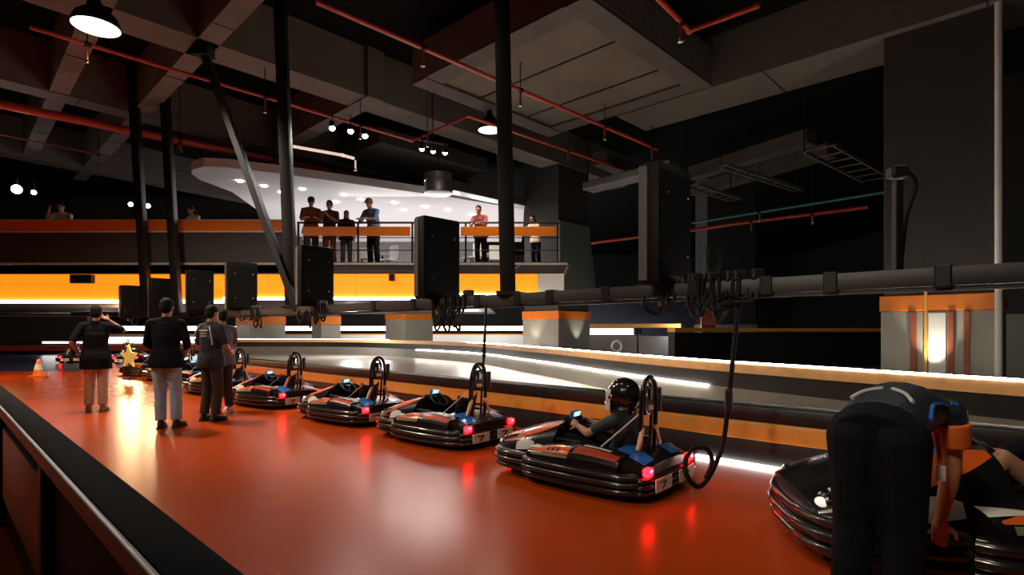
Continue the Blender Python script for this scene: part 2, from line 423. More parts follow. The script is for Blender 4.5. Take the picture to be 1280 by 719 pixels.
# railing
rail = empty('gallery_railing', (-6, YG, gz(331)), 0, 'black gallery railing with an orange panel strip, right half of gallery', 'railing')
h = gz(278)-gz(331)
xe = gx(700)
for zz, rr in ((h, .028), (h*.33+.02, .014), (h*.72*.9, .014), (.06, .016)):
    MB().tube([(xs+.1, .05, zz), (xe, .05, zz)], rr, 8).build('handrail' if zz == h else 'rail', M_black, rail, 40)
for u in (372, 447, 515, 582, 638, 697):
    MB().box((gx(u), .05, h/2), (.05, .05, h), None, .006).build('post', M_black, rail)
for u0, u1 in ((379, 446), (449, 513), (576, 637), (640, 696)):
    MB().box(((gx(u0)+gx(u1))/2, .0, (gz(283.5)+gz(295))/2-gz(331)), (gx(u1)-gx(u0), .05, gz(283.5)-gz(295)), None, .006).build('orange_panel', M_orange, rail)
# fixtures on the fascia
for u, v, w, hh, lab in ((103, 349, 27, 11, 'small black box mounted on the orange fascia at far left'), (490, 347, 7, 9, 'tiny black camera under the gallery edge near the center')):
    p = at(u, v, YG-.1)
    o = empty('fascia_box', p, 0, lab, 'box')
    MB().box((0, 0, 0), (w*YG/F, .16, hh*YG/F), None, .02).build('housing', M_black, o)
    MB().box((0, -.085, 0), (w*YG/F*.7, .01, hh*YG/F*.5), None, .003).build('grille', M_steel, o)

# white lounge ceiling above the gallery
ZW = 6.0
def wz(u, v): return onz(u, v, ZW)
pts = [wz(655, 262), wz(560, 246), wz(450, 231), wz(350, 217), wz(285, 209.5)]
pts += [wz(255, 208), wz(241, 212), wz(239, 217), wz(250, 225), wz(290, 240)]
pts += [V((-10.2, 24, ZW)), V((-10.8, 29.5, ZW)), V((.5, 29.5, ZW)), V((.5, 24.8, ZW))]
M_lounge = mat('lounge_ceiling_white', (.80, .78, .79), .7, var=.02)
wc = MB().prism([(p.x, p.y) for p in pts], ZW, ZW+.25).build('lounge_ceiling', M_lounge)
tag(wc, 'white rounded lounge ceiling panel above the gallery', 'ceiling panel')
k = 0
for u, v in ((300, 226), (330, 232), (352, 240), (378, 236), (430, 243), (452, 249), (493, 253), (532, 258), (560, 262), (590, 268), (505, 262), (420, 252)):
    p = wz(u, v)
    o = MB().lathe((0, 0, 0), [(.09, .0), (.09, -.03), (.07, -.035), (.06, -.02), (.0, -.02)], 14).build('downlight', M_bulb)
    o.location = p
    tag(o, 'small round white downlight in the white lounge ceiling', 'downlight', 'downlights in the lounge ceiling')

# stools and tables behind the railing
def stool(x, y, lab, white=True):
    o = empty('lounge_chair', (x, y, gz(331)), random.uniform(-1, 1), lab, 'chair', 'white chairs in the gallery lounge')
    m = M_white if white else M_grey
    MB().box((0, 0, .45), (.42, .42, .05), None, .02).build('seat', m, o)
    MB().box((0, .2, .72), (.42, .04, .42), None, .02).build('backrest', m, o)
    for a, b in ((1, 1), (1, -1), (-1, 1), (-1, -1)):
        MB().bar((.16*a, .16*b, .44), (.2*a, .2*b, 0), .03, .03).build('leg', M_steel, o)
    return o
for u, Y, lab in ((462, 17.2, 'white gallery chair behind the railing beside the man in blue'), (486, 17.6, 'white gallery chair below the bright lamp right of the man in blue'), (452, 18, 'white gallery chair between the child and the man in blue'),
                  (590, 17, 'white gallery chair behind the person in red leaning on the railing'), (620, 17.4, 'white gallery chair right of the person in red')):
    stool((u-640)/F*Y, Y, lab)
for u, Y, lab in ((478, 18.6, 'round white table in the lounge behind the man in blue'), (612, 18.4, 'round white table in the lounge behind the person in red')):
    o = empty('lounge_table', ((u-640)/F*Y, Y, gz(331)), 0, lab, 'table')
    MB().lathe((0, 0, 0), [(.0, .72), (.42, .72), (.43, .735), (.42, .75), (0, .75)], 24).build('tabletop', M_white, o, 40)
    MB().lathe((0, 0, 0), [(.22, 0), (.22, .03), (.03, .06), (.03, .72)], 16).build('pedestal', M_steel, o, 40)

# ------------------------------------------------------------------ rail over the karts with display cabinets
NR = 4.91
def rl(u, z=1.75):
    r = (u-640)/F; Y = NR/(r*N.x+N.y); return V((r*Y, Y, z))
bend = rl(262)
end = at(90, 400, 14.35); end.z = 1.78
rt = empty('charging_rail', rl(640, 0), 0, 'long dark overhead rail above the kart row carrying cabinets and cables', 'rail')
o0 = rt.location
p_r = dn(rl(1280).dot(D)-3, NR, 1.75)
MB().bar(p_r-o0, bend-o0, .10, .13, bevel=.01).build('rail_beam', mat('rail_grey_steel', (.028, .027, .026), .5, .1), rt, 30)
MB().bar(bend-o0, end-o0, .10, .12, bevel=.01).build('rail_beam', M_steel, rt, 30)
MB().bar(p_r-o0+V((0, 0, -.085)), bend-o0+V((0, 0, -.085)), .03, .03).build('cable_tray', M_black, rt, 30)
for uu in (1180, 1040, 960, 870, 760, 690, 650, 600, 520, 470):
    MB().bar(rl(uu)-o0-D*.05, rl(uu)-o0+D*.05, .13, .16, bevel=.01).build('rail_clamp', M_steel, rt)
# hangers from the ceiling
def hanger(u, Yb, utop, vtop, w, label, zb=1.8):
    b = at(u, HOR, Yb); b.z = zb
    ztop = ZC
    dx = (utop-u)/(vtop-372) if False else 0
    o = empty('hanger_post', (b.x, b.y, zb), 0, label, 'post')
    tp = at(utop, vtop, Yb)
    tdir = (tp-b); L = (ztop-zb)/tdir.z
    e = tdir*L
    MB().bar((0, 0, 0), e, w, w, up=V((0, 1, 0)), bevel=.008).build('post', M_steel, o, 30)
    MB().box(e+V((0, 0, -.03)), (w*2, w*2, .06), None, .006).build('ceiling_plate', M_steel, o)
    MB().box((0, 0, .02), (w*1.5, w*1.5, .05), None, .006).build('foot_plate', M_steel, o)
    return o
hanger(635, rl(635).y, 628, 30, .19, 'thick black hanger post in the middle of the picture')
hanger(365, rl(365).y, 353, 80, .20, 'thick black hanger post beside the white lounge ceiling')
hanger(222, 14.25, 208, 150, .19, 'thinner black hanger post, second from the left')
hanger(184, 14.4, 170, 165, .19, 'leftmost thin black hanger post')
b = rl(372); tp = at(255, 65, 11.3)
o = empty('diagonal_brace', b, 0, 'slanted black brace from ceiling beam to charging rail', 'brace')
MB().bar((0, 0, 0), tp-b, .13, .13, bevel=.006).build('brace_bar', M_steel, o)
MB().box(tp-b+V((0, 0, .1)), (.3, .3, .4), None, .01).build('ceiling_bracket', M_steel, o)
b = rl(1122)
o = empty('short_post', b, 0, 'short dark post rising from the rail before the huge right column', 'post')
MB().bar((0, 0, 0), (0, 0, .72), .055, .055, bevel=.006).build('post', M_steel, o)
MB().box((.0, 0, .78), (.13, .09, .09), None, .02).build('lamp_head', M_black, o)
MB().tube(catmull([(.05, 0, .8), (.16, .03, .7), (.1, .05, .45), (.05, .03, .1)], 5), .014, 6).build('cable', M_cable, o)

# display cabinets
M_cabside = mat('cabinet_side', (.10, .10, .10), .4)
M_cab = mat('cabinet_black', (.004, .004, .004), .55, spec=.15)
def cabinet(p, hh, w, dep, label, edge_white=False):
    o = empty('display_cabinet', p, math.atan2(D.y, D.x)+PI, label, 'cabinet', 'black display cabinets along the rail')   # local x = -d (front), local y = n... 
    MB().box((0, 0, hh/2), (dep, w, hh), None, .025).build('housing', M_cab, o, 30)
    MB().box((-dep*.25, -w/2-.004, hh/2), (dep*.4, .012, hh*.94), None, .004).build('side_panel', M_cabside, o)
    MB().box((dep/2+.006, 0, hh*.5), (.014, w*.86, hh*.88), None, .01).build('front_panel', M_cab, o)
    for a in (-.3, .3):
        for bz in (.26, .76):
            MB().lathe((dep/2+.014, a*w, bz*hh), [(.016, 0), (.016, .012), (.01, .016), (0, .016)], 10, axis=(1, 0, 0)).build('bolt', M_chrome, o)
    MB().bar((0, 0, -.06), (0, 0, .04), .12, .12).build('mount', M_steel, o)
    MB().tube(catmull([(-dep*.5, w*.3, .1), (-dep, w*.5, .3), (-dep*1.1, w*.45, -.05), (-dep*.6, w*.2, -.18), (-dep*.2, 0, -.05)], 5), .014, 6).build('power_cable', M_cable, o)
    return o
cab = [(832, None, 1.13, .64, 'largest black display cabinet on the rail, right of the center column'),
       (547, None, 1.12, .64, 'black display cabinet hanging before the gallery railing right of center'),
       (394, None, 1.10, .64, 'black bolted display cabinet below the gallery people'),
       (302, None, 1.10, .64, 'black display cabinet over the karts, fourth from the right')]
for u, Y, hh, w, lab in cab:
    p = rl(u); p.z = 1.80; cabinet(p, hh, w, .22, lab)
for u, Y, vb, vt, w, lab in ((250, 14.05, 392, 338, .60, 'black display cabinet above the man in the dark jersey'), (200, 14.2, 398, 348, .48, 'black display cabinet above the man in blue jeans'),
                          (163, 14.3, 398, 357, .46, 'leftmost and smallest black display cabinet on the rail')):
    p = at(u, vb, Y); cabinet(p, (vb-vt)/F*Y, w, .2, lab)

# cables hanging from the rail
def cable_clump(u, label, n=6, spread=.35, drop=.4):
    c = rl(u); o = empty('cable_bundle', c, 0, label, 'cables')
    for i in range(n):
        a = random.uniform(-spread, spread); b = a+random.uniform(.1, .35); dz = random.uniform(.4, 1)*drop
        off = N*random.uniform(-.08, .08)
        pts = [D*a+off+V((0, 0, .09)), D*(a+.02)-N*.07+V((0, 0, -.1)), D*((a+b)/2)-N*.09+off+V((0, 0, -dz)), D*b-N*.08+V((0, 0, -.12)), D*b+off+V((0, 0, .09))]
        MB().tube(catmull(pts, 6), .016, 6).build('cable_loop', M_cable, o, 60)
    for i in range(3):
        MB().box(D*random.uniform(-.2, .2)+V((0, 0, .1)), (.12, .1, .1), None, .02).build('junction_box', M_black, o)
    return o
cable_clump(880, 'clump of black cables on the rail beside the largest cabinet', 9, .38, .35)
cable_clump(935, 'small cable knot above the strap that hangs near the black-helmet kart', 4, .12, .15)
cable_clump(578, 'drooping cable bundle under the cabinet before the railing', 9, .3, .42)
cable_clump(398, 'drooping cable bundle under the bolted cabinet', 8, .45, .36)
cable_clump(320, 'drooping cable bundle over the far wide column', 6, .5, .34)
b = rl(870, 1.8); o = empty('cable_coil', b, 0, 'hanging cable coil at the right side of the largest cabinet', 'cable')
MB().tube(catmull([(.1, 0, .05), (.2, 0, .15), (.24, .02, .28), (.18, .02, .38), (.12, 0, .28), (.13, 0, .15), (.2, -.03, -.1), (.16, -.02, -.25)], 6), .02, 8).build('cable_loop', M_cable, o, 60)
b = rl(925); o = empty('charging_cable', b, 0, 'charging cable dropping from the rail to the black-helmet kart, looped at its rear', 'cable')
q = [b, at(917, 440, 4.9), at(911, 500, 4.92), at(905, 548, 4.95), at(898, 572, 4.93), at(884, 600, 4.8), at(870, 608, 4.72), at(857, 590, 4.72), at(858, 572, 4.8)]
MB().tube([p-b for p in catmull(q, 6)], .022, 8).build('cable', M_cable, o, 60)
q = [at(858, 572, 4.8), at(868, 560, 4.85), at(884, 562, 4.85), at(890, 578, 4.83), at(882, 598, 4.78)]
MB().tube([p-b for p in catmull(q, 6)], .02, 8).build('cable_loop', M_cable, o, 60)
MB().lathe(at(911, 500, 4.92)-b, [(.03, -.1), (.035, -.08), (.035, .08), (.03, .1)], 10).build('cable_grip', M_black, o)
b = rl(608); o = empty('charging_cable', b, 0, 'thin charging cable dropping from the rail to the third kart hoop', 'cable')
MB().tube([p-b for p in catmull([b, at(606, 420, 6.9), at(604, 458, 6.95), at(603, 480, 7.0)], 5)], .016, 8).build('cable', M_cable, o, 60)
MB().lathe(at(605, 440, 6.92)-b, [(.02, -.06), (.026, -.05), (.026, .05), (.02, .06)], 10).build('cable_grip', M_black, o)

# ------------------------------------------------------------------ ceiling structure
ZS = 7.1
def beam(p0, p1, width, name='ceiling_beam', label=None, z=ZS, depth=None, m=M_beam):
    p0, p1 = V((p0.x, p0.y, 0)), V((p1.x, p1.y, 0))
    c = (p0+p1)/2; depth = depth or (ZC-z)
    o = empty(name, (c.x, c.y, z), 0, label, 'beam')
    MB().bar(p0-c+V((0, 0, depth/2)), p1-c+V((0, 0, depth/2)), width, depth).build('beam_body', m, o)
    x = (p1-p0).normalized(); y = V((-x.y, x.x, 0)); L = (p1-p0).length
    k = int(L/3)
    for i in range(1, k):
        q = p0-c+x*(L*i/k)
        MB().bar(q-y*width*.5+V((0, 0, -.004)), q+y*width*.5+V((0, 0, -.004)), .025, .012).build('joint', M_black, o)
    return o
def ext(u0, v0, u1, v1, a=0, b=0, z=ZS):
    p, q = onz(u0, v0, z), onz(u1, v1, z); d = (q-p).normalized()
    return p-d*a, q+d*b
beam(*ext(282, 30, 118, 205, 3, 3), .40, label='narrow concrete ceiling beam crossing the upper left toward the gallery')
beam(*ext(97, 67, 50, 168, 3, 3), .38, label='leftmost narrow concrete ceiling beam')
beam(*ext(158, 30, 672, 202, 4, 5), .85, label='long broad ceiling beam running from upper left to the center column')
beam(*ext(10, 193, 240, 238, 3, 6), .65, label='ceiling beam above the left end of the gallery', z=ZS-.05)
beam(*ext(60, 118, 330, 186, 3, 6), .6, label='ceiling beam behind the big red pipe', z=ZS-.02)
beam(*ext(366, 178, 470, 122, 2, 0), .45, label='short ceiling beam above the three small spotlights', z=ZS-.03)
e0, e1 = dn(-6, 0), dn(10, 0)
pL = onz(910, 135, ZS); pU = onz(1032, 65, ZS); nm = (pL.dot(N)+pU.dot(N))/2; w = abs(pL.dot(N)-pU.dot(N))
dl = pL.dot(D)
beam(dn(dl-9, nm), dn(dl+2.4, nm), w, label='wide concrete band across the upper right ceiling', m=mat('band_concrete', (.10, .088, .07), .85, bump=.3, bscale=5))
# drop panel in the middle
c = onz(690, 12, ZS); q1 = onz(485, 112, ZS); q2 = onz(712, 160, ZS)
o = empty('ceiling_drop_panel', ((c+q2)/2).to_tuple(), 0, 'large square concrete drop panel in the ceiling above the middle post', 'ceiling panel')
cc = (c+q2)/2
dmin, dmax = c.dot(D), q1.dot(D); nmin, nmax = c.dot(N), q2.dot(N)
R = Matrix((D, N, V((0, 0, 1)))).transposed()
MB().box((0, 0, .4), (dmax-dmin, nmax-nmin, .8), R, .02).build('panel_body', M_beam, o)
for sgn in (-1, 1):
    MB().box(D*sgn*(dmax-dmin-.5)/2+V((0, 0, -.04)), (.5, nmax-nmin, .08), R, .01).build('rim', M_conc, o)
    MB().box(N*sgn*(nmax-nmin-.5)/2+V((0, 0, -.03)), (dmax-dmin-1, .5, .06), R, .01).build('rim', M_conc, o)
for s in (-.15, .2):
    MB().box(N*s*(nmax-nmin)+V((0, 0, -.01)), (dmax-dmin-1, .04, .03), R).build('joint', M_black, o)
# slab area beyond
o = MB().box(dn(17.5, 12, ZS+.35), (5, 4.6, .5), R, .02).build('ceiling_duct_box', M_conc); tag(o, 'dim boxed duct right of the drop panel in the ceiling', 'duct')
# trays on the right
for i, (a, b2, wd, lab) in enumerate((((1024, 186), (1095, 224), .35, 'pale cable tray crossing above the plain dark column, rightmost'),
                                ((905, 207), (1000, 238), .12, 'thin ceiling tray in the middle of the right ceiling'),
                                ((866, 232), (920, 250), .2, 'short ceiling tray just right of the largest cabinet'))):
    z = 5.9
    p, q = onz(*a, z), onz(*b2, z); c = (p+q)/2
    o = empty('cable_tray', c, 0, lab, 'cable tray')
    x = (q-p).normalized(); y = V((-x.y, x.x, 0))
    for sgn in (-1, 1): MB().bar(p-c+y*sgn*wd, q-c+y*sgn*wd, .05, .10).build('side_rail', M_beam, o)
    for j in range(7): MB().bar(p-c+(q-p)*(j/6)-y*wd, p-c+(q-p)*(j/6)+y*wd, .05, .03).build('rung', M_beam, o)
    for e in (p-c, q-c): MB().tube([e+y*wd, e+y*wd+V((0, 0, ZC-z))], .02, 6).build('hanger_rod', M_steel, o)
for i, (a, b2, wd) in enumerate((((865, 225), (1015, 180), .5), ((868, 245), (1040, 196), .5), ((750, 205), (795, 225), .5))):
    z = 6.6; p, q = onz(*a, z), onz(*b2, z); 
    beam(p, q, wd, label=['upper dim beam above the plain dark column', 'lower dim beam above the plain dark column', 'small dim beam right of the center column'][i], z=z, depth=.4, m=M_conc)

# red sprinkler pipes
def pipe(pts, r, label, m=M_red, name='sprinkler_pipe', stubs=(), hang=True):
    P = pts; c = P[0]
    o = empty(name, c, 0, label, 'pipe')
    MB().tube([p-c for p in P], r, 12).build('pipe_run', m, o, 50)
    for p in P[1:-1]: MB().ball(p-c, r*1.35, None, 12, 8).build('elbow', m, o, 60)
    for k, (i, f) in enumerate(stubs):
        p = P[i]+(P[i+1]-P[i])*f-c
        MB().tube([p, p+V((0, 0, -.28))], r*.55, 8).build('sprinkler_drop', m, o, 50)
        MB().lathe(p+V((0, 0, -.28)), [(r*.8, 0), (r*.5, -.03), (r*1.1, -.05), (r*1.1, -.058), (0, -.06)], 10).build('sprinkler_head', M_chrome, o)
        if hang: MB().tube([p+V((0, 0, 0)), p+V((0, 0, ZC-(p+c).z))], .012, 6).build('hanger_rod', M_steel, o)
        MB().lathe(p, [(r*1.3, -.05), (r*1.3, .05), (r*1.01, .05), (r*1.01, -.05)], 12, axis=(P[i+1]-P[i]), closed=True).build('collar', M_steel, o)
    return o
def Z(z, *uv): return [onz(u, v, z) for u, v in uv]
pipe(Z(6.6, (-60, 118), (535, 239)), .105, 'thickest red pipe running from the left edge toward the round duct', stubs=((0, .35), (0, .55), (0, .7), (0, .85)))
pipe(Z(6.5, (395, 2), (822, 187)), .042, 'red pipe descending from the top edge past the middle post', stubs=((0, .2), (0, .45), (0, .75), (0, .97)))
pipe(Z(6.45, (37, 34), (515, 176), (585, 145), (800, 220)), .035, 'kinked red pipe above the white lounge ceiling', stubs=((0, .1), (0, .5), (0, .8), (1, .3), (2, .5)))
pipe(Z(6.3, (0, 168), (330, 236)), .022, 'thin dull pipe under the thickest red pipe', m=mat('dull_pink_pipe', (.22, .08, .07), .5), stubs=((0, .3), (0, .7)))
pipe(Z(5.1, (740, 304), (865, 288), (925, 279), (1085, 259)), .06, 'bright red pipe along the back right wall', stubs=((2, .1), (2, .6)))
pipe(Z(5.25, (865, 279), (1115, 239)), .04, 'teal green pipe above the bright red back pipe', m=mat('teal_pipe', (.03, .20, .16), .4), name='green_pipe', stubs=((0, .4),))
pipe(Z(6.6, (815, -10), (862, 38), (950, 6)), .05, 'V-shaped red pipe at the top edge right of center', stubs=((0, .75),))
pipe(Z(6.2, (366, 183), (428, 194), (446, 199)), .04, 'white conduit above the lounge ceiling with its lit look painted in', m=mat('white_conduit_painted_glow', (.8, .7, .66), .4, emit=(1, .75, .66), estr=.7), name='emissive_conduit', stubs=((1, .9),))  # not a lamp: emission stands in for light falling on the conduit

# round duct
p0 = onz(548, 230, 6.0)
o = empty('round_duct', p0, 0, 'silver round duct above the gallery next to the red pipe', 'duct')
MB().lathe((0, 0, 0), [(.42, -.32), (.45, -.30), (.45, .02), (.42, .03), (.42, .07), (.45, .08), (.45, .3), (.3, .33), (.3, .2)], 28).build('duct_collar', M_foil, o, 40)
MB().bar((.3, .3, .0), N*4.6+V((0, 0, .05)), .5, .34, bevel=.03).build('duct_run', M_foil, o)
MB().tube([(0, 0, .5), (0, 0, ZC-p0.z)], .02, 6).build('hanger_rod', M_steel, o)
p0 = onz(735, 235, 5.9)
o = empty('ceiling_duct', p0, 0, 'pale flat duct right of the center column near the ceiling', 'duct')
MB().bar((0, 0, 0), D*-3+V((0, 0, .1)), .6, .25, bevel=.03).build('duct_run', M_foil, o)
MB().tube([(0, 0, .1), (0, 0, ZC-p0.z)], .02, 6).build('hanger_rod', M_steel, o)

# pendant lamps
def pendant(u, v, z, r, label, en, aim=None):
    p = onz(u, v, z); o = empty('pendant_lamp', p, 0, label, 'lamp')
    MB().lathe((0, 0, 0), [(r, 0), (r*1.03, .03), (r*.85, .18), (r*.35, .34), (.08, .42), (.06, .5)], 28).build('lamp_shade', M_steel, o, 40)
    MB().lathe((0, 0, .0), [(0, -.02), (r*.6, -.02), (r*.97, .0), (r*.97, .03), (0, .03)], 28).build('lamp_glass', M_lampglass, o, 40)
    MB().tube([(0, 0, .5), (0, 0, ZC-z)], .015, 6).build('cord', M_steel, o)
    lamp('SPOT', 'pendant_light', p+V((0, 0, -.12)), en, (1, .85, .66), .25, aim=aim or p+V((0, 0, -3)), spot=150 if aim is None else 56, blend=.8)
pendant(120, 34, 6.5, .36, 'large round pendant lamp glowing in the upper left corner', 1900)
pendant(612, 163, 6.5, .30, 'small round pendant lamp beside the middle hanger post', 500)
for i, (dd, nn, zz, en, lab) in enumerate(((4.2, 2.3, 6.3, 70, 'added unseen pendant lamp high over the kart row above the frame'), (0.4, 2.6, 6.3, 60, 'added unseen pendant lamp high over the nearest kart above the frame'),
        (7.4, 2.3, 6.3, 110, 'added unseen pendant lamp over the middle of the pit lane above the frame'), (.8, 8.2, 6.3, 90, 'added unseen pendant lamp over the near track bend above the frame'),
        (-.6, -1.6, 4.6, 420, 'added unseen lower pendant lamp behind the spectator ledge, farthest right'), (2.6, -1.6, 4.6, 620, 'added unseen lower pendant lamp behind the spectator ledge, right of middle'), (6.2, -1.8, 4.6, 700, 'added unseen lower pendant lamp behind the spectator ledge, left of middle'), (9.8, -1.8, 4.6, 700, 'added unseen lower pendant lamp behind the spectator ledge, farthest left'))):
    p = dn(dd, nn, zz); v0 = HOR-(zz-CAMZ)*F/max(p.y, .3)  # unseen pendants added to light the lane, karts, barrier and near track
    pendant(640+p.x/max(p.y, .3)*F, v0, zz, .32, lab, en, dn(dd+.5, 5.7, .4) if nn < 0 else None)
def spot(p, label, aim, en=0, grp='small ceiling spotlights'):
    o = empty('spotlight', p, 0, label, 'spotlight', grp)
    a = (V(aim)-p).normalized()
    MB().lathe((0, 0, 0), [(.05, -.12), (.06, -.1), (.07, .06), (.075, .08), (.065, .08), (.06, .05)], 14, axis=a).build('housing', M_steel, o, 40)
    MB().ball(a*.07, .07 if en < 200 else .13).build('bulb', M_bulb, o, 180)
    MB().tube([(0, 0, .04), (0, 0, .35)], .012, 6).build('stem', M_steel, o)
    if en: lamp('SPOT', 'spot_light', p+a*.2, en, (1, .95, .88), .05, aim=aim, spot=120, blend=.6)
for u, v, lab in ((527, 182, 'left spotlight of the three-lamp track beside the long broad beam'), (541, 185, 'middle spotlight of the three-lamp track beside the long broad beam'), (556, 187, 'right spotlight of the three-lamp track beside the long broad beam'),
                  (438, 161, 'right spotlight of the row above the white conduit'), (456, 167, 'spotlight nearest the kinked red pipe bend'), (415, 157, 'left spotlight of the row above the white conduit')):
    p = onz(u, v, 6.2); spot(p, lab, p+V((.05, .35, -1)) if u > 520 else p+V((.2, -.4, -1)), 80)
p = onz(541, 176, 6.5); o = empty('light_track', p, 0, 'black track holding three ceiling spotlights', 'light track')
MB().bar(onz(524, 174, 6.55)-p, onz(560, 181, 6.55)-p, .05, .05).build('track', M_black, o)
MB().tube([(0, 0, 0), (0, 0, ZC-p.z)], .012, 6).build('hanger_rod', M_steel, o)
p = at(22, 236, 17); spot(p, 'dazzling spotlight at the far left above the gallery', (-12, 10, 2), 260)
p = at(43, 240, 17.5); spot(p, 'tiny spotlight right of the dazzling far left spotlight', (-12, 12, 3), 0)
p = at(164, 255, 18.5); spot(p, 'tiny spotlight just left of the leftmost hanger post', (-10, 12, 3), 0)
p = at(186, 257, 18.5); spot(p, 'tiny spotlight between the two left hanger posts', (-10, 12, 3), 0)

# ------------------------------------------------------------------ karts
def build_kart():
    k = empty('go_kart', (0, 0, 0), 0)
    # local +x forward, +y left
    prof = [(-.05, .08)]
    for zc, oo in ((.112, .008), (.184, .022), (.252, .006)):
        prof += [(oo+.042*math.cos(q)-.004, zc+.033*math.sin(q)) for q in [math.radians(-80+32*i) for i in range(6)]]
    prof += [(-.05, .285)]
    fr = catmull([(.44, .57), (.72, .56), (.94, .47), (1.04, .27), (1.06, 0), (1.04, -.27), (.94, -.47), (.72, -.56), (.44, -.57)], 4)
    MB().sweep([(p.x, p.y) for p in fr][::-1], [(o, z+.01) for o, z in prof]).build('front_bumper', M_bumper, k, 40)
    for s in (1, -1):
        sd = catmull([(.42, .60), (.30, .665), (0, .69), (-.45, .69), (-.80, .65), (-.94, .56)], 4)
        pth = [(p.x, p.y*s) for p in sd]
        if s < 0: pth = pth[::-1]
        MB().sweep(pth, prof).build('side_bumper', M_bumper, k, 40)
    rb = catmull([(-.93, -.55), (-1.0, -.5), (-1.02, 0), (-1.0, .5), (-.93, .55)], 4)
    MB().sweep([(p.x, p.y) for p in rb][::-1], [(o*.8, .06+(z-.06)*.85) for o, z in prof]).build('rear_bumper', M_bumper, k, 40)
    # white plates on the rear bumper
    for s in (1, -1):
        pl = MB().box((-1.066, s*.26, .165), (.012, .34, .13), None, .004).build('rear_plate', M_decalw, k)
        MB().extrude([(-1.073, s*.26+.08, .20), (-1.073, s*.26-.05, .20), (-1.073, s*.26-.05, .185), (-1.073, s*.26+.02, .125), (-1.073, s*.26+.05, .125), (-1.073, s*.26-.01, .183), (-1.073, s*.26+.08, .183)], (-.004, 0, 0)).build('plate_mark', M_black, pl)
    MB().prism([(1.0, -.38), (1.0, .38), (.5, .55), (-.9, .55), (-.95, -.5), (-.9, -.55), (.5, -.55)], .05, .085).build('floor_pan', M_steel, k)
    for s in (1, -1):
        MB().box((-.2, s*.42, .20), (.95, .2, .24), None, .03).build('battery_box', M_black, k, 30)
    for x, r, w in ((.60, .125, .13), (-.66, .135, .18)):
        for s in (1, -1):
            wl = MB().lathe((x, s*.46, r), [(r*.55, -w/2), (r*.9, -w/2), (r, -w*.35), (r, w*.35), (r*.9, w/2), (r*.55, w/2)], 20, axis=(0, 1, 0)).build('wheel', M_rubber, k, 40)
            MB().lathe((x, s*.46, r), [(.02, -w*.3), (r*.56, -w*.48), (r*.56, w*.48), (.02, w*.3)], 16, axis=(0, 1, 0)).build('rim', M_chrome, wl, 40)
    # nose cone : loft along x
    def sec(x):
        s = (1.02-x)/.86
        w = .40+.10*math.sin(min(1, s*1.5)*PI/2)-.06*max(0, s-.6)
        hgt = .10+.29*(s**.75)
        return w, hgt
    def nose(s, tt):
        x = 1.02-.86*s; w, hg = sec(x)
        a = PI*tt
        y = w*math.copysign(abs(math.cos(a))**.75, math.cos(a)); z = .265+hg*(abs(math.sin(a))**.9)
        bul = .05*(1-abs(math.cos(a))**2)*(1-s)
        return V((x+bul, y, z))
    m = MB(); rs = []
    for i in range(13):
        rs.append([nose(i/12, j/20) for j in range(21)])
    m.rings(rs); m.build('nose_cone', M_blackgloss, k, 50)
    nc = k.children[-1]
    def patch(fn, s0, s1, lo, hi, name, mm, parent, off=.006, nu=8, nv=5):
        def g(a, b):
            s = s0+(s1-s0)*a; l, h2 = lo(a), hi(a); t = l+(h2-l)*b
            e = .004
            p = fn(s, t); du = fn(min(1, s+e), t)-fn(max(0, s-e), t); dv = fn(s, min(1, t+e))-fn(s, max(0, t-e))
            n = du.cross(dv)
            if n.length > 1e-9: n.normalize()
            q = n
            c = V((.5, 0, .1)) if parent is nc else V((-.2, math.copysign(.35, p.y), .1))
            if q.dot(p-c) < 0: q = -q
            return p+q*off
        return MB().grid(g, nu, nv).build(name, mm, parent, 60)
    for s in (0, 1):
        f = (lambda s_, t_: nose(s_, t_)) if s == 0 else (lambda s_, t_: nose(s_, 1-t_))
        patch(f, .38, .98, lambda a: .20+.12*a*a, lambda a: .25+.16*math.sin(a*PI*.75), 'orange_flash', M_decalo, nc)
        patch(f, .15, .55, lambda a: .13+.03*a, lambda a: .17+.07*a, 'red_stripe', M_decalr, nc)
        patch(f, .12, .40, lambda a: .27, lambda a: .30+.04*a, 'white_stripe', M_decalw, nc)
        patch(f, .42, .72, lambda a: .03+.03*a, lambda a: .13+.04*math.sin(a*PI), 'white_patch', M_decalw, nc)
        patch(f, .30, .85, lambda a: .40, lambda a: .43+.05*math.sin(a*PI), 'blue_flash', M_decalb, nc)
    for s in (1, -1):
        hl = MB().ball((.99, s*.33, .335), (.035, .05, .03)).build('headlight', M_head, k, 180)
        MB().lathe((.985, s*.33, .335), [(.055, -.03), (.058, 0), (.045, .012), (.045, -.03)], 16, axis=(1, .3*s, 0), closed=True).build('headlight_ring', M_chrome, hl, 40)
    # side pods
    def pod(s, tt, side):
        x = .36-1.12*s
        yo = .655+.035*math.sin(min(1, s*1.3)*PI)-.04*max(0, s-.8)*5*.5
        zt = .395+.075*math.sin(s*PI*.9)
        yi = .36
        a = tt*PI/2
        y = yi+(yo-yi)*math.sin(a)**.8; z = .27+(zt-.27)*math.cos(a)**.55
        return V((x, side*y, z))
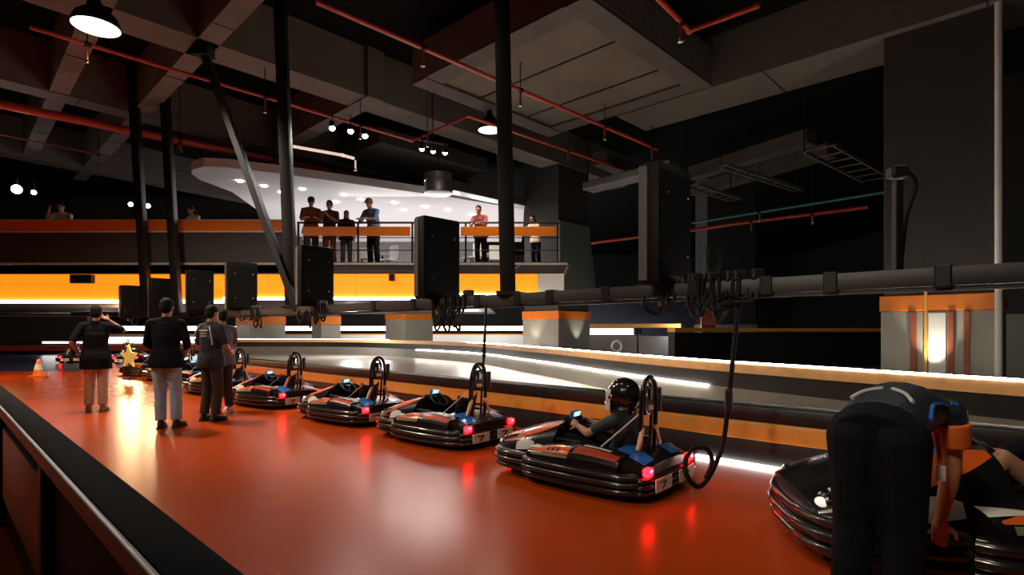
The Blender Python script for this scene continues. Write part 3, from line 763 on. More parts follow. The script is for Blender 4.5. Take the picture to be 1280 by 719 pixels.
    for side in (1, -1):
        rs = []
        for i in range(13):
            r = [pod(i/12, j/10, side) for j in range(11)]
            r.append(V((r[0].x, side*.36, .265)))
            rs.append(r)
        sp = MB().rings(rs).build('side_pod', M_blackgloss, k, 50)
        f = lambda s_, t_: pod(s_, t_, side)
        patch(f, .03, .50, lambda a: .60-.25*math.sin(a*PI*.8), lambda a: .68+.1*a, 'orange_patch', M_decalo, sp)
        for q in range(3):
            patch(f, .25+.055*q, .275+.055*q, lambda a: .50, lambda a: .68, 'black_slash', M_black, sp, .010, 2, 3)
        patch(f, .06, .50, lambda a: .72+.08*a, lambda a: .88, 'olive_patch', M_decalg, sp)
        patch(f, .0, .14, lambda a: .2+.2*a, lambda a: .5, 'white_patch', M_decalw, sp)
        patch(f, .54, .98, lambda a: .28+.05*a, lambda a: .66, 'red_panel', M_decalr, sp)
        patch(f, .58, .86, lambda a: .16, lambda a: .25, 'white_line', M_decalw, sp)
        patch(f, .60, .95, lambda a: .78, lambda a: .86, 'grille', M_bumper, sp)
    # rear cover
    def rear(s, tt):
        x = -.50-.50*s; w = .50+.06*math.sin(s*PI)
        y = w*(1-2*tt); z = .46-.10*s**1.5-.05*abs(1-2*tt)**3
        return V((x, y, z))
    rs = []
    for i in range(9):
        r = [rear(i/8, j/12) for j in range(13)]
        r += [V((r[-1].x, r[-1].y, .24)), V((r[0].x, r[0].y, .24))]
        rs.append(r)
    rc = MB().rings(rs).build('rear_cover', M_blackgloss, k, 50)
    for a0 in (.08, .64):
        def g(a, b, a0=a0):
            p = rear(.18+.72*a, a0+.10*(1-a)+(.28-.08*a)*b); return p+V((0, 0, .007))
        MB().grid(g, 6, 5).build('blue_patch', M_decalb, rc, 60)
    for s in (1, -1):
        tl = MB().box((-1.0, s*.46, .30), (.07, .11, .085), None, .018).build('tail_light', M_tail, k, 40)
        MB().box((-1.036, s*.46, .315), (.01, .06, .025), None, .004).build('tail_light_core', M_tailcore, tl)
    # seat
    def seat(a, b):
        th = a
        prof2 = [(.22, .20), (.10, .16), (-.12, .14), (-.27, .18), (-.36, .32), (-.42, .52), (-.46, .66)]
        i = min(int(th*6), 5); f2 = th*6-i
        px = prof2[i][0]+(prof2[i+1][0]-prof2[i][0])*f2; pz = prof2[i][1]+(prof2[i+1][1]-prof2[i][1])*f2
        y = .21*(2*b-1); wing = abs(2*b-1)**3
        return V((px-.15+.05*wing*th, y, pz+.12*wing*(1-.5*th)))
    so = MB().grid(seat, 18, 12).build('seat', M_black, k, 60)
    md = so.modifiers.new('thickness', 'SOLIDIFY'); md.thickness = .025
    # roll hoop with padded back
    hp = [(-.45, .15, .38), (-.46, .16, .60), (-.47, .155, .82), (-.475, .11, .95), (-.475, 0, 1.0), (-.475, -.11, .95), (-.47, -.155, .82), (-.46, -.16, .60), (-.45, -.15, .38)]
    HX = -.30; hp = [(x+HX, y, .38+(z-.38)*1.28) for x, y, z in hp]
    MB().tube(catmull(hp, 5), .026, 10).build('roll_hoop', M_blackgloss, k, 60)
    hp2 = [(p[0]+.02, p[1]*.62, .40+(p[2]-.38)*.92) for p in hp]
    MB().tube(catmull(hp2, 5), .018, 10).build('inner_hoop', M_chrome if False else M_bumper, k, 60)
    pad = MB().box((-.455+HX, 0, .93), (.045, .17, .30), None, .02).build('head_pad', M_bumper, k, 40)
    MB().box((-.49+HX, 0, 1.0), (.02, .04, .11), None, .006).build('chrome_badge', M_chrome, pad)
    MB().box((-.49+HX, 0, .86), (.02, .10, .05), None, .006).build('amber_label', M_beige, pad)
    MB().box((-.46+HX, -.235, .92), (.06, .06, .26), None, .015).build('control_box', M_black, k)
    for s in (1, -1):
        MB().bar((-.47+HX, s*.14, .66), (-.62+HX*.5, s*.24, .44), .035, .05, bevel=.008).build('hoop_brace', M_beige, k)
    MB().bar((-.44+HX, .16, .80), (-.42, .42, .44), .035, .008).build('harness_strap', M_decalw, k)
    # steering
    a = math.radians(38); ax = V((-math.sin(a), 0, math.cos(a)))
    x = V((math.cos(a), 0, math.sin(a)))
    c = V((.06, 0, .585))
    ring = [c+(x*math.cos(q)+V((0, 1, 0))*math.sin(q))*.135 for q in [2*PI*i/24 for i in range(24)]]
    sw = MB().tube(ring, .016, 8, closed=True).build('steering_wheel', M_black, k, 60)
    m = MB()
    for q in (.5, 2.64, 4.71): m.bar(c, c+(x*math.cos(q)+V((0, 1, 0))*math.sin(q))*.13, .02, .012)
    m.build('spoke', M_steel, sw)
    MB().tube([c, c-ax*.3], .018, 8).build('steering_column', M_steel, k)
    # dashboard with screen
    MB().box((.175, 0, .60), (.14, .34, .10), Matrix.Rotation(-.5, 3, 'Y'), .025).build('dashboard', M_blackgloss, k, 40)
    db = MB().box((.17, 0, .69), (.045, .16, .09), Matrix.Rotation(-.35, 3, 'Y'), .01).build('display', M_decalb, k, 40)
    MB().box((.146, 0, .695), (.006, .12, .06), Matrix.Rotation(-.35, 3, 'Y')).build('screen', M_screen, db)
    for s in (1, -1):
        MB().bar((.72, s*.12, .12), (.74, s*.12, .26), .07, .015).build('pedal', M_steel, k)
        MB().tube(catmull([(.40, s*.44, .30), (.30, s*.40, .44), (.05, s*.36, .46), (-.3, s*.35, .44)], 4), .02, 8).build('side_tube', M_steel, k, 60)
    return k
kart0 = build_kart()
GRP = 'electric go-karts parked in the pit lane'
KS = .82
def set_kart(k, tail, ang, label):
    """tail: left tail light position (x,y); ang: heading angle"""
    h = V((math.cos(ang), math.sin(ang), 0)); l = V((-h.y, h.x, 0)); k.scale = (KS, KS, KS)
    p = V((tail[0], tail[1], 0))+h*1.0*KS-l*.46*KS
    k.location = (p.x, p.y, .006); k.rotation_euler = (0, 0, ang)
    tag(k, label, 'go-kart', GRP); return k
def tl(u, v): p = onz(u, v, .27); return (p.x, p.y)
A = math.atan2
K1 = set_kart(kart0, tl(810, 588), A(.66, -.75), 'go-kart carrying the black-and-white helmet driver')
specs = [(tl(585, 535), A(.63, -.77), 'empty go-kart third from the right, under the thin charging cable'),
         (tl(457, 511), A(.60, -.80), 'empty go-kart fourth from the right, in front of the orange barrier stripe'),
         (tl(353, 493), A(.55, -.83), 'empty go-kart fifth from the right, above the longest red floor reflection'),
         (tl(285, 480), A(.52, -.86), 'go-kart with pinkish tail light behind the man in dark jersey'),
         ((-7.35, 13.2), A(.5, -.86), 'distant go-kart seen between the two standing men'),
         ((-8.75, 14.6), A(.5, -.86), 'distant go-kart just behind the man in blue jeans'),
         ((-10.5, 16.2), A(.5, -.86), 'distant go-kart next to the yellow star'),
         (tl(75, 446), A(.9, -.43), 'far go-kart on the blue floor left of the woman'),
         (tl(143, 447), A(.95, -.3), 'far go-kart on the blue floor right of the woman')]
karts = [K1]
for tp, an, lab in specs: karts.append(set_kart(copy_tree(kart0), tp, an, lab))
K0 = copy_tree(kart0)
K0.scale = (1.1,)*3; K0.location = (2.93, 3.42, .006); K0.rotation_euler = (0, 0, A(.17, -.98))
tag(K0, 'nearest go-kart at lower right behind the bending person', 'go-kart', GRP)

# ------------------------------------------------------------------ people
TMP = bpy.data.scenes.new('workbench')
def remeshed(mb, name, m, parent, vox, it=3):
    bmesh.ops.recalc_face_normals(mb.bm, faces=mb.bm.faces)
    me = bpy.data.meshes.new(name); mb.bm.to_mesh(me); mb.bm.free()
    o = bpy.data.objects.new(name, me); TMP.collection.objects.link(o)
    r = o.modifiers.new('r', 'REMESH'); r.mode = 'VOXEL'; r.voxel_size = vox
    s = o.modifiers.new('s', 'SMOOTH'); s.factor = .5; s.iterations = it
    vl = TMP.view_layers[0]; vl.update(); dg = vl.depsgraph
    nm = bpy.data.meshes.new_from_object(o.evaluated_get(dg))
    o.modifiers.clear(); o.data = nm; bpy.data.meshes.remove(me)
    nm.name = name; nm.materials.clear(); nm.materials.append(m)
    for p in nm.polygons: p.use_smooth = True
    TMP.collection.objects.unlink(o); COL.objects.link(o)
    o.parent = parent
    return o
def lerp(a, b, t): return a+(b-a)*t
STAND = dict(pelvis=(0, 0, .93), waist=(.0, 0, 1.08), chest=(.01, 0, 1.26), neck=(-.01, 0, 1.46), head=(.02, 0, 1.61),
             shL=(-.01, .185, 1.40), shR=(-.01, -.185, 1.40), elL=(-.04, .235, 1.13), elR=(-.04, -.235, 1.13),
             wrL=(.05, .245, .89), wrR=(.05, -.245, .89), hiL=(0, .09, .90), hiR=(0, -.09, .90),
             knL=(.02, .10, .49), knR=(.02, -.10, .49), anL=(-.03, .11, .085), anR=(-.03, -.11, .085))
def torso_rings(J, inf=0.0, k=1.0, lowcut=0.0, upcut=1.0, belly=0):
    lath = (J['hiL']-J['hiR']).normalized(); lats = (J['shL']-J['shR']).normalized()
    P = [J['pelvis'], J['waist'], J['chest'], J['neck']]
    cp = catmull([P[0]+(P[0]-P[1])*.45]+P, 4)
    sizes = [(.150, .105), (.165, .120), (.145, .108+belly), (.165, .122+belly*.5), (.06, .058)]
    rs = []; n = len(cp)
    for i, c in enumerate(cp):
        f = i/(n-1)
        if f < lowcut or f > upcut: continue
        q = f*4; a = min(int(q), 3); w = q-a
        sx = lerp(sizes[a][0], sizes[a+1][0], w); sy = lerp(sizes[a][1], sizes[a+1][1], w)
        if 3 < q <= 3.55: sx = lerp(.165, .155, (q-3)/.55); sy = lerp(.122, .09, (q-3)/.55)
        t = (cp[min(i+1, n-1)]-cp[max(i-1, 0)]).normalized()
        l = lerp(lath, lats, f); l = (l-t*l.dot(t)).normalized(); fw = l.cross(t)
        rs.append([c+l*(sx*k+inf)*math.cos(2*PI*j/18)+fw*(sy*k+inf)*math.sin(2*PI*j/18) for j in range(18)])
    return rs
def hand(mb, wr, d, palm, thumb_side, curl=.5, fr=.0095):
    d = d.normalized(); palm = (palm-d*palm.dot(d)).normalized(); side = d.cross(palm).normalized()*thumb_side
    R = Matrix((d, side, palm)).transposed()
    mb.ball(wr+d*.05, (.058, .040, .017), R, 12, 8)
    mb.limb(wr-d*.01, .026, wr+d*.03, .026)
    for i, (s, L) in enumerate(((.030, .072), (.010, .080), (-.010, .074), (-.029, .058))):
        p = wr+d*.092+side*s; dd = d.copy(); rr = fr
        for q in range(3):
            c = curl*(.6+.25*q)
            dd = (dd*math.cos(c)+palm*math.sin(c)).normalized()
            e = p+dd*L*(.45, .30, .25)[q]
            if q == 0: mb.limb(wr+d*.05+side*s, fr*1.05, p, fr*1.05, 8)
            mb.limb(p, rr, e, rr*.92, 8); p = e; rr *= .92
    tb = wr+d*.03+side*.03; t1 = (d*.6+side*.75+palm*.25).normalized(); t2 = (d*.85+side*.25+palm*.4).normalized()
    mb.limb(tb, fr*1.35, tb+t1*.042, fr*1.2, 8); mb.limb(tb+t1*.042, fr*1.2, tb+t1*.042+t2*.032, fr, 8)
def person(label, loc, rz, pose=None, top=None, bottom=None, shoes=None, hair='short', skin=None, scale=1.0, vox=.012, look=None, curl=.5,
           sleeve=.95, leg=.97, belly=0, tail=.06, legk=1.0, hands=None, group=None, zoff=0, hem=.10, extra=None, sleeve_mat=None):
    J = {k: V(v) for k, v in {**STAND, **(pose or {})}.items()}
    r = empty('person', loc, rz, label, 'person', group); r.scale = (scale,)*3
    skin = skin or M_skin
    hands = hands or {}
    fine = vox < .009
    # ---- body: one continuous surface
    b = MB()
    b.rings(torso_rings(J, 0, .95, .08, belly=belly))
    lat = (J['shL']-J['shR']).normalized()
    hd = J['head']; hup = (hd-J['neck']).normalized()
    lk = V(look).normalized() if look else (lat.cross(hup))*1
    lk = lk.normalized(); 
    # head frame
    hu = (hup-lk*hup.dot(lk)).normalized(); hl = hu.cross(lk)
    R = Matrix((lk, hl, hu)).transposed()
    b.limb(J['neck']-hup*.05, .058, hd-hu*.04-lk*.01, .05)
    b.ball(hd+hu*.025-lk*.008, (.096, .076, .098), R)
    b.ball(hd-hu*.045+lk*.03, (.066, .058, .075), R)
    b.ball(hd-hu*.095+lk*.062, (.028, .032, .022), R, 10, 8)
    b.cone(hd+hu*.015+lk*.088, .008, hd-hu*.032+lk*.112, .016, 8); b.ball(hd-hu*.032+lk*.104, .017, R, 8, 6)
    b.ball(hd+hu*.03+lk*.082, (.014, .05, .012), R, 10, 6)
    b.ball(hd-hu*.062+lk*.092, (.012, .026, .012), R, 10, 6)
    for s in (1, -1): b.ball(hd+hl*s*.077-hu*.005-lk*.01, (.022, .010, .032), R, 8, 6)
    fr = .0095 if fine else .0125
    for s, S in ((1, 'L'), (-1, 'R')):
        sh, el, wr = J['sh'+S], J['el'+S], J['wr'+S]
        b.limb(lerp(J['neck'], J['chest'], .12), .048, sh, .050); b.limb(lerp(sh, J['chest'], .25), .06, sh, .056); b.limb(sh, .054, el, .040); b.limb(el, .041, lerp(el, wr, .3), .041); b.limb(lerp(el, wr, .3), .041, wr, .027)
        hd_ = hands.get(S, {})
        d = V(hd_['d']) if 'd' in hd_ else (wr-el)
        palm = V(hd_['p']) if 'p' in hd_ else V((.3, -s, 0))
        dd = d.normalized(); pp = (palm-dd*palm.dot(dd)).normalized(); sd = dd.cross(pp)
        ts = hd_.get('t', None)
        if ts is None: ts = 1 if sd.dot(V((1, 0, .3))) > 0 else -1
        hand(b, wr, d, palm, ts, hd_.get('c', curl), fr)
        hi, kn, an = J['hi'+S], J['kn'+S], J['an'+S]
        b.limb(hi, .088, kn, .056); b.limb(kn, .056, lerp(kn, an, .3), .058); b.limb(lerp(kn, an, .3), .058, an, .036)
        toe = J.get('to'+S, an+V((.17, s*.03, -.055)))
        b.limb(an-V((0, 0, .03)), .036, toe, .028)
    remeshed(b, 'body', skin, r, vox)
    for s in (1, -1): MB().ball(hd+lk*.082+hl*s*.031+hu*.012, .0125, R, 10, 8).build('eye', M_eye, r, 180)
    # ---- clothes
    if top:
        t = MB(); t.rings(torso_rings(J, .018, 1.0, hem, .975, belly))
        if tail:
            ax = (J['waist']-J['pelvis']).normalized(); la = (J['hiL']-J['hiR']).normalized(); fw = la.cross(ax)
            t.rings([[J['pelvis']+ax*h_+la*wx*math.cos(2*PI*j/20)+fw*wy*math.sin(2*PI*j/20) for j in range(20)] for h_, wx, wy in ((.14, .168, .13), (.02, .207, .165), (-.06, .222, .178), (-.06-tail, .225, .175))])
        for S in 'LR': t.limb(lerp(J['neck'], J['chest'], .15), .07, J['sh'+S], .064)
        for s, S in ((1, 'L'), (-1, 'R')):
            sh, el, wr = J['sh'+S], J['el'+S], J['wr'+S]
            t.limb(lerp(sh, J['chest'], .3), .074, sh, .064)
            if sleeve <= 1.0:
                e = lerp(sh, el, sleeve)
                t.ball(sh, .064); t.cone(sh, .064, e, .060, 14)
            else:
                t.limb(sh, .066, el, .054); e = lerp(el, wr, sleeve-1); t.cone(el, .054, e, .042, 14)
        t.limb(lerp(J['chest'], J['neck'], .55), .088, lerp(J['chest'], J['neck'], .93), .072)
        so = remeshed(t, 'shirt', top, r, max(vox, .008))
        if sleeve_mat:
            for s, S in ((1, 'L'), (-1, 'R')):
                sh, el = J['sh'+S], J['el'+S]; q = MB()
                a0, a1 = lerp(sh, el, .18), lerp(sh, el, sleeve+.05)
                q.tube([a0, lerp(a0, a1, .5), a1], [.078, .08, .078], 16)
                remeshed(q, 'sleeve', sleeve_mat, r, max(vox, .008), 2)
    if bottom:
        t = MB(); t.rings(torso_rings(J, .012, 1.0, 0.0, .34))
        for s, S in ((1, 'L'), (-1, 'R')):
            hi, kn, an = J['hi'+S], J['kn'+S], J['an'+S]
            t.ball(hi, .10); t.ball(hi-(J['hiL']-J['hiR']).normalized().cross(J['waist']-J['pelvis']).normalized()*.02, .098)
            if leg > .55:
                t.limb(hi, .101*legk, kn, .076*legk); e = lerp(kn, an, (leg-.5)*2); t.cone(kn, .076*legk, e, .068*legk, 14)
            else:
                e = lerp(hi, kn, leg*2); t.cone(hi, .102, e, .09, 14)
        remeshed(t, 'trousers' if leg > .55 else 'shorts', bottom, r, max(vox, .008))
    if shoes:
        for s, S in ((1, 'L'), (-1, 'R')):
            an = J['an'+S]; toe = J.get('to'+S, an+V((.17, s*.03, -.055)))
            f = toe-an; f.z = 0 if abs(f.z) < .12 else f.z; f.normalize()
            up = V((0, 0, 1)); l = up.cross(f)
            if l.length < .1: l = V((0, 1, 0))
            l.normalize(); u2 = f.cross(l)
            Rf = Matrix((f, l, u2)).transposed()
            base = an-u2*.035
            q = MB()
            q.ball(base+f*.055-u2*.005, (.145, .047, .042), Rf, 16, 10); q.ball(base-f*.005+u2*.02, (.06, .045, .055), Rf, 12, 8)
            q.box(base+f*.055-u2*.037, (.27, .085, .022), Rf, .008)
            remeshed(q, 'shoe', shoes, r, .008, 2)
    if hair in ('short', 'long'):
        q = MB(); q.ball(hd+hu*.045-lk*.022, (.098, .084, .092), R)
        q.ball(hd-lk*.045+hu*.0, (.07, .078, .09), R)
        if hair == 'long': q.ball(hd-lk*.055-hu*.10, (.05, .085, .15), R)
        for s in (1, -1): q.ball(hd+hl*s*.06+hu*.03-lk*.02, (.05, .022, .05), R)
        remeshed(q, 'hair', M_hair, r, .009, 2)
    if hair == 'cap':
        q = MB(); q.ball(hd+hu*.05-lk*.01, (.108, .090, .082), R); q.ball(hd-lk*.04+hu*.01, (.075, .083, .07), R)
        remeshed(q, 'cap', extra or M_black, r, .009, 2)
        q = MB(); q.ball(hd+hu*.052+lk*.12, (.075, .07, .012), R); q.build('cap_brim', extra or M_black, r, 180)
    return r, J, R
M_tblack = mat('black_cloth', (.006, .007, .010), .9, spec=.15, bump=.3, bscale=25)
M_jeans = mat('blue_jeans', (.34, .52, .70), .8, var=.2, bump=.3, bscale=40)
M_khaki = mat('beige_trousers', (.52, .38, .24), .8, bump=.3, bscale=30)
M_brownt = mat('brown_trousers', (.045, .028, .024), .85, bump=.3, bscale=30)
M_dkblue = mat('dark_navy_cloth', (.012, .014, .022), .8, bump=.3, bscale=25)
M_navyjersey = mat('navy_jersey', (.012, .02, .035), .6, bump=.3, bscale=18)
M_orsl = mat('orange_sleeve_cloth', (.75, .16, .02), .7, bump=.2)
M_plaid = mat('rust_shirt', (.22, .05, .015), .8, var=.4, scale=14)
M_maroon = mat('maroon_cloth', (.09, .015, .015), .8)
M_redcl = mat('red_cloth', (.28, .05, .04), .8)
M_denim = mat('denim_shirt', (.10, .14, .26), .8)
M_whitecl = mat('white_shirt_cloth', (.65, .56, .48), .8)
M_sand = mat('sandal_leather', (.25, .15, .09), .6)
M_sole = mat('black_shoe', (.012, .01, .01), .6)
M_shoewhite = mat('white_shoe', (.6, .58, .55), .6)

# woman in black top, beige trousers, arm raised to her head (seen from behind, walking away)
p1 = onz(120, 515, 0)
person('person in black shirt and beige trousers with right arm raised, leftmost on the floor', (p1.x, p1.y, .006), math.radians(118),
       dict(elR=(.10, -.36, 1.33), wrR=(.10, -.16, 1.50), elL=(-.12, .30, 1.14), wrL=(.05, .25, .99), knL=(.08, .09, .49), knR=(.0, -.09, .49), anL=(.02, .10, .085), anR=(-.06, -.10, .085)),
       M_tblack, M_khaki, M_sand, 'short', hands={'R': dict(d=(.02, .3, .2), p=(-.2, .4, .6))}, belly=.01, vox=.012, scale=1.02, hem=.10, tail=.17)
# man in black shirt and jeans
p2 = onz(208, 536, 0)
person('man in black shirt and light blue jeans seen from behind', (p2.x, p2.y, .006), math.radians(98),
       dict(elL=(.02, .25, 1.14), elR=(.02, -.25, 1.14), wrL=(.16, .17, 1.0), wrR=(.16, -.17, 1.0), knL=(.04, .09, .49), knR=(.04, -.10, .49), anL=(-.02, .06, .085), anR=(.0, -.13, .085)),
       M_tblack, M_jeans, M_sole, 'short', scale=1.04, sleeve=1.5, vox=.012)
# man in dark jersey with writing on the back
p3 = onz(264, 527, 0)
r3, J3, _ = person('man in dark jersey with white lettering on the back and brown trousers', (p3.x, p3.y, .006), math.radians(70),
       dict(elL=(.02, .27, 1.14), wrL=(.20, .2, 1.05), elR=(.03, -.25, 1.14), wrR=(.2, -.16, 1.03), knL=(.03, .10, .49), knR=(.03, -.10, .49)),
       M_dkblue, M_brownt, M_sole, 'short', scale=1.0, vox=.012, belly=.02)
for zz, w in ((1.36, .17), (1.315, .13), (1.275, .10)):
    n = 5 if w > .15 else 4
    for i in range(n):
        y = -w/2+w*(i+.5)/n
        MB().box((-.138, y, zz), (.016, w/n*.72, .026 if w > .15 else .016), None, .003).build('back_lettering', M_decalw, r3)
for s in (1, -1):
    MB().tube(catmull([(-.12, s*.10, 1.42), (-.15, s*.16, 1.3), (-.13, s*.165, 1.15)], 5), .008, 6).build('white_piping', M_decalw, r3, 60)
# another person right behind him in grey
q3 = onz(284, 517, 0)
person('person in grey top standing close behind the man in dark jersey', (q3.x-.08, q3.y, .006), math.radians(150),
       dict(elL=(.05, .25, 1.15), wrL=(.22, .12, 1.08), elR=(.05, -.25, 1.15), wrR=(.22, -.12, 1.06)),
       mat('grey_cloth', (.10, .10, .11), .8), M_brownt, M_shoewhite, 'short', scale=.98, vox=.013)

# gallery people : feet on the gallery floor
GZ = gz(331)
LEAN = dict(chest=(.06, 0, 1.24), neck=(.13, 0, 1.43), head=(.19, 0, 1.57), shL=(.10, .18, 1.37), shR=(.10, -.18, 1.37), elL=(.24, .22, 1.12), elR=(.24, -.22, 1.12), wrL=(.42, .10, 1.14), wrR=(.42, -.10, 1.14))
def gpos(u, Y=YG+.45): return ((u-640)/F*Y, Y, GZ)
FACE = -PI/2
person('person in rust shirt and dark cap leaning on the gallery rail, left of the group', gpos(389), FACE+.35, LEAN, M_plaid, M_brownt, M_sole, 'cap', scale=1.10, hands={'L': dict(d=(1, -.3, 0), p=(0, 0, -1)), 'R': dict(d=(1, .3, 0), p=(0, 0, -1))})
person('person in maroon shirt and red trousers holding a phone at the gallery rail', gpos(412), FACE, dict(elL=(.12, .24, 1.16), elR=(.12, -.24, 1.16), wrL=(.30, .07, 1.26), wrR=(.30, -.07, 1.26)), M_maroon, M_redcl, M_sole, 'short', scale=1.04,
       hands={'L': dict(d=(.5, -.3, .6), p=(.3, -1, 0)), 'R': dict(d=(.5, .3, .6), p=(.3, 1, 0))})
person('child with black hair in dark clothes between two gallery adults', gpos(433), FACE+.3, None, M_tblack, mat('olive_cloth', (.05, .055, .03), .8), M_sole, 'long', scale=.88)
person('person in blue denim shirt and grey cap behind the gallery rail', gpos(467), FACE-.4, LEAN, M_denim, M_tblack, M_sole, 'cap', scale=1.08, sleeve=1.6, extra=mat('grey_cap', (.14, .12, .11), .8),
       hands={'L': dict(d=(1, -.3, 0), p=(0, 0, -1)), 'R': dict(d=(1, .3, 0), p=(0, 0, -1))})
person('person in red shirt leaning on the gallery rail right of the middle cabinet', gpos(601, YG+.5), FACE-.3, LEAN, M_redcl, M_tblack, M_sole, 'short', scale=.97, hands={'L': dict(d=(1, -.3, 0), p=(0, 0, -1)), 'R': dict(d=(1, .3, 0), p=(0, 0, -1))})
person('dark-haired person bending low behind the right end of the gallery rail', gpos(670, YG+.7), FACE-.7, LEAN, M_whitecl, M_tblack, M_sole, 'long', scale=.85)
person('dark-haired person in pale top leaning over the left parapet, farthest left', gpos(80, YG+.4), FACE+.3, {**LEAN, 'elR': (.2, -.30, 1.25), 'wrR': (.32, -.20, 1.42)}, M_whitecl, M_tblack, M_sole, 'short', scale=1.0, hands={'R': dict(d=(.2, .1, 1), p=(0, 1, 0))})
person('person in white shirt leaning over the parapet beside the second hanger post', gpos(246, YG+.4), FACE-.4, LEAN, M_whitecl, M_tblack, M_sole, 'long', scale=.95)

# ---- kart driver with the black and white helmet
SEAT = dict(pelvis=(-.20, 0, .27), waist=(-.27, 0, .40), chest=(-.31, 0, .56), neck=(-.29, 0, .735), head=(-.255, 0, .87),
            shL=(-.27, .185, .675), shR=(-.27, -.185, .675), elL=(-.02, .27, .53), elR=(-.02, -.27, .53), wrL=(.17, .15, .56), wrR=(.17, -.15, .56),
            hiL=(-.17, .10, .27), hiR=(-.17, -.10, .27), knL=(.26, .17, .42), knR=(.26, -.17, .42), anL=(.62, .13, .20), anR=(.62, -.13, .20), toL=(.72, .13, .30), toR=(.72, -.13, .30))
GRIP = {'L': dict(d=(.8, -.2, .3), p=(.1, -.75, -.5), c=1.0, t=1), 'R': dict(d=(.8, .2, .3), p=(.1, .75, -.5), c=1.0, t=-1)}
M_helm = mat('helmet_black', (.008, .008, .009), .2, coat=.6)
M_helmw = mat('helmet_white', (.65, .63, .6), .25, coat=.5)
M_visor = mat('helmet_visor', (.25, .25, .26), .08, spec=.9)
def helmet(r, J, dark=True):
    hd = V((0, 0, 0))
    hm = MB(); 
    prof = []
    hm.ball(hd+V((-.015, 0, .015)), (.150, .128, .145), None, 24, 16)
    hm.ball(hd+V((.055, 0, -.085)), (.105, .098, .07), None, 20, 12)
    hm.lathe(hd+V((-.01, 0, -.15)), [(.105, -.01), (.11, 0), (.115, .05), (.10, .06), (.1, -.01)], 20)
    o = remeshed(hm, 'helmet', M_helm, r, .008, 3)
    # white brow/face ring and visor wrap the front
    def wrap(z0, z1, a0, a1, rr, name, m):
        def g(a, b):
            th = a0+(a1-a0)*a; z = z0+(z1-z0)*b
            k = math.sqrt(max(.1, 1-((z-.015)/.16)**2)) if z > 0 else 1
            return hd+V(((.150*rr)*k*math.cos(th)+.0, (.128*rr)*k*math.sin(th), z))
        ob = MB().grid(g, 16, 6).build(name, m, o, 60)
        md = ob.modifiers.new('t', 'SOLIDIFY'); md.thickness = .006
    wrap(-.05, .055, -1.15, 1.15, 1.03, 'visor', M_visor)
    wrap(-.125, -.05, -1.25, 1.25, 1.06, 'white_chin_bar', M_helmw)
    wrap(-.05, .06, .75, 1.25, 1.05, 'white_side_panel', M_helmw)
    wrap(-.05, .06, -1.25, -.75, 1.05, 'white_side_panel', M_helmw)
    o.location = J['head']+V((.01, 0, .01)); o.scale = (1.13,)*3
    for s in (1, -1): MB().lathe(hd+V((.04, s*.128, .0)), [(.022, 0), (.022, .012), (.012, .016), (0, .016)], 14, axis=(0, s, 0)).build('visor_pivot', M_chrome, o)
rD, JD, _ = person('kart driver in dark shirt and black-and-white helmet gripping the steering wheel', K1.location, K1.rotation_euler.z, SEAT, M_navyjersey, M_tblack, M_sole, None, tail=0, skin=M_skin2, vox=.008, hands=GRIP, sleeve=.8, scale=.92)
rD.location.z -= .03; rD.location += V((math.cos(K1.rotation_euler.z), math.sin(K1.rotation_euler.z), 0))*-.15
helmet(rD, JD)
# ---- driver of the nearest kart : bare legs
S2 = {**SEAT, 'knL': (.26, .20, .60), 'knR': (.26, -.17, .58), 'anL': (.52, .17, .22), 'anR': (.52, -.15, .22), 'toL': (.64, .17, .19), 'toR': (.64, -.15, .19)}
rE, JE, _ = person('seated driver with bare bent legs in the nearest kart at the right edge', K0.location, K0.rotation_euler.z, S2, M_tblack, M_dkblue, M_sole, None, tail=0, skin=M_skin2, vox=.008, hands=GRIP, leg=.26)
rE.location.x += .22; rE.location.z += .02
helmet(rE, JE)

# ---- person bending over the nearest kart
hipc = V((1.63, 2.50, 0)); shc = V((2.19, 3.02, 0))
bd = (shc-hipc).normalized(); bang = math.atan2(bd.y, bd.x)
Lx = (shc-hipc).length
def lb(x, y, z): return (x, y, z)
# local frame: +x from hips toward the shoulders, +y left
B = dict(pelvis=(0, 0, .925), waist=(.17, 0, .975), chest=(.38, 0, .985), neck=(.58, 0, 1.0), head=(.70, 0, .95),
         shL=(.51, .18, .98), shR=(.51, -.18, .98), elL=(.58, .22, .70), elR=(.55, -.18, .70), wrL=(.70, .12, .50), wrR=(.57, -.13, .43),
         hiL=(0, .09, .90), hiR=(0, -.09, .90), knL=(.03, .10, .50), knR=(.03, -.09, .50), anL=(-.03, .105, .085), anR=(-.03, -.095, .085))
rB, JB, _ = person('person in black trousers and black-blue jersey with orange sleeves bending over the nearest kart', (hipc.x, hipc.y, -.0), bang, B, M_navyjersey, M_tblack, M_sole, 'short', skin=M_skin2, vox=.007,
       look=(.35, 0, -1), hands={'R': dict(d=(.5, .1, -.8), p=(-.8, 0, -.5), c=.25, t=None), 'L': dict(d=(.4, -.2, -.8), p=(-.6, -.5, -.4), c=.4)}, sleeve=.55, sleeve_mat=M_orsl, hem=.28, tail=0, legk=1.16)
for s in (1, -1):
    MB().tube(catmull([(.14, s*.17, .98), (.24, s*.158, 1.03), (.36, s*.17, 1.03), (.46, s*.18, 1.0)], 6), .010, 6).build('blue_piping', M_decalb, rB, 60)
    MB().tube(catmull([(.06, s*.12, 1.06), (.12, s*.08, 1.09), (.17, s*.02, 1.105)], 6), .009, 6).build('white_stripe', M_decalw, rB, 60)
    MB().tube(catmull([(.46, s*.185, 1.025), (.51, s*.222, 1.0), (.54, s*.236, .94)], 6), .016, 6).build('blue_shoulder_stripe', M_decalb, rB, 60)
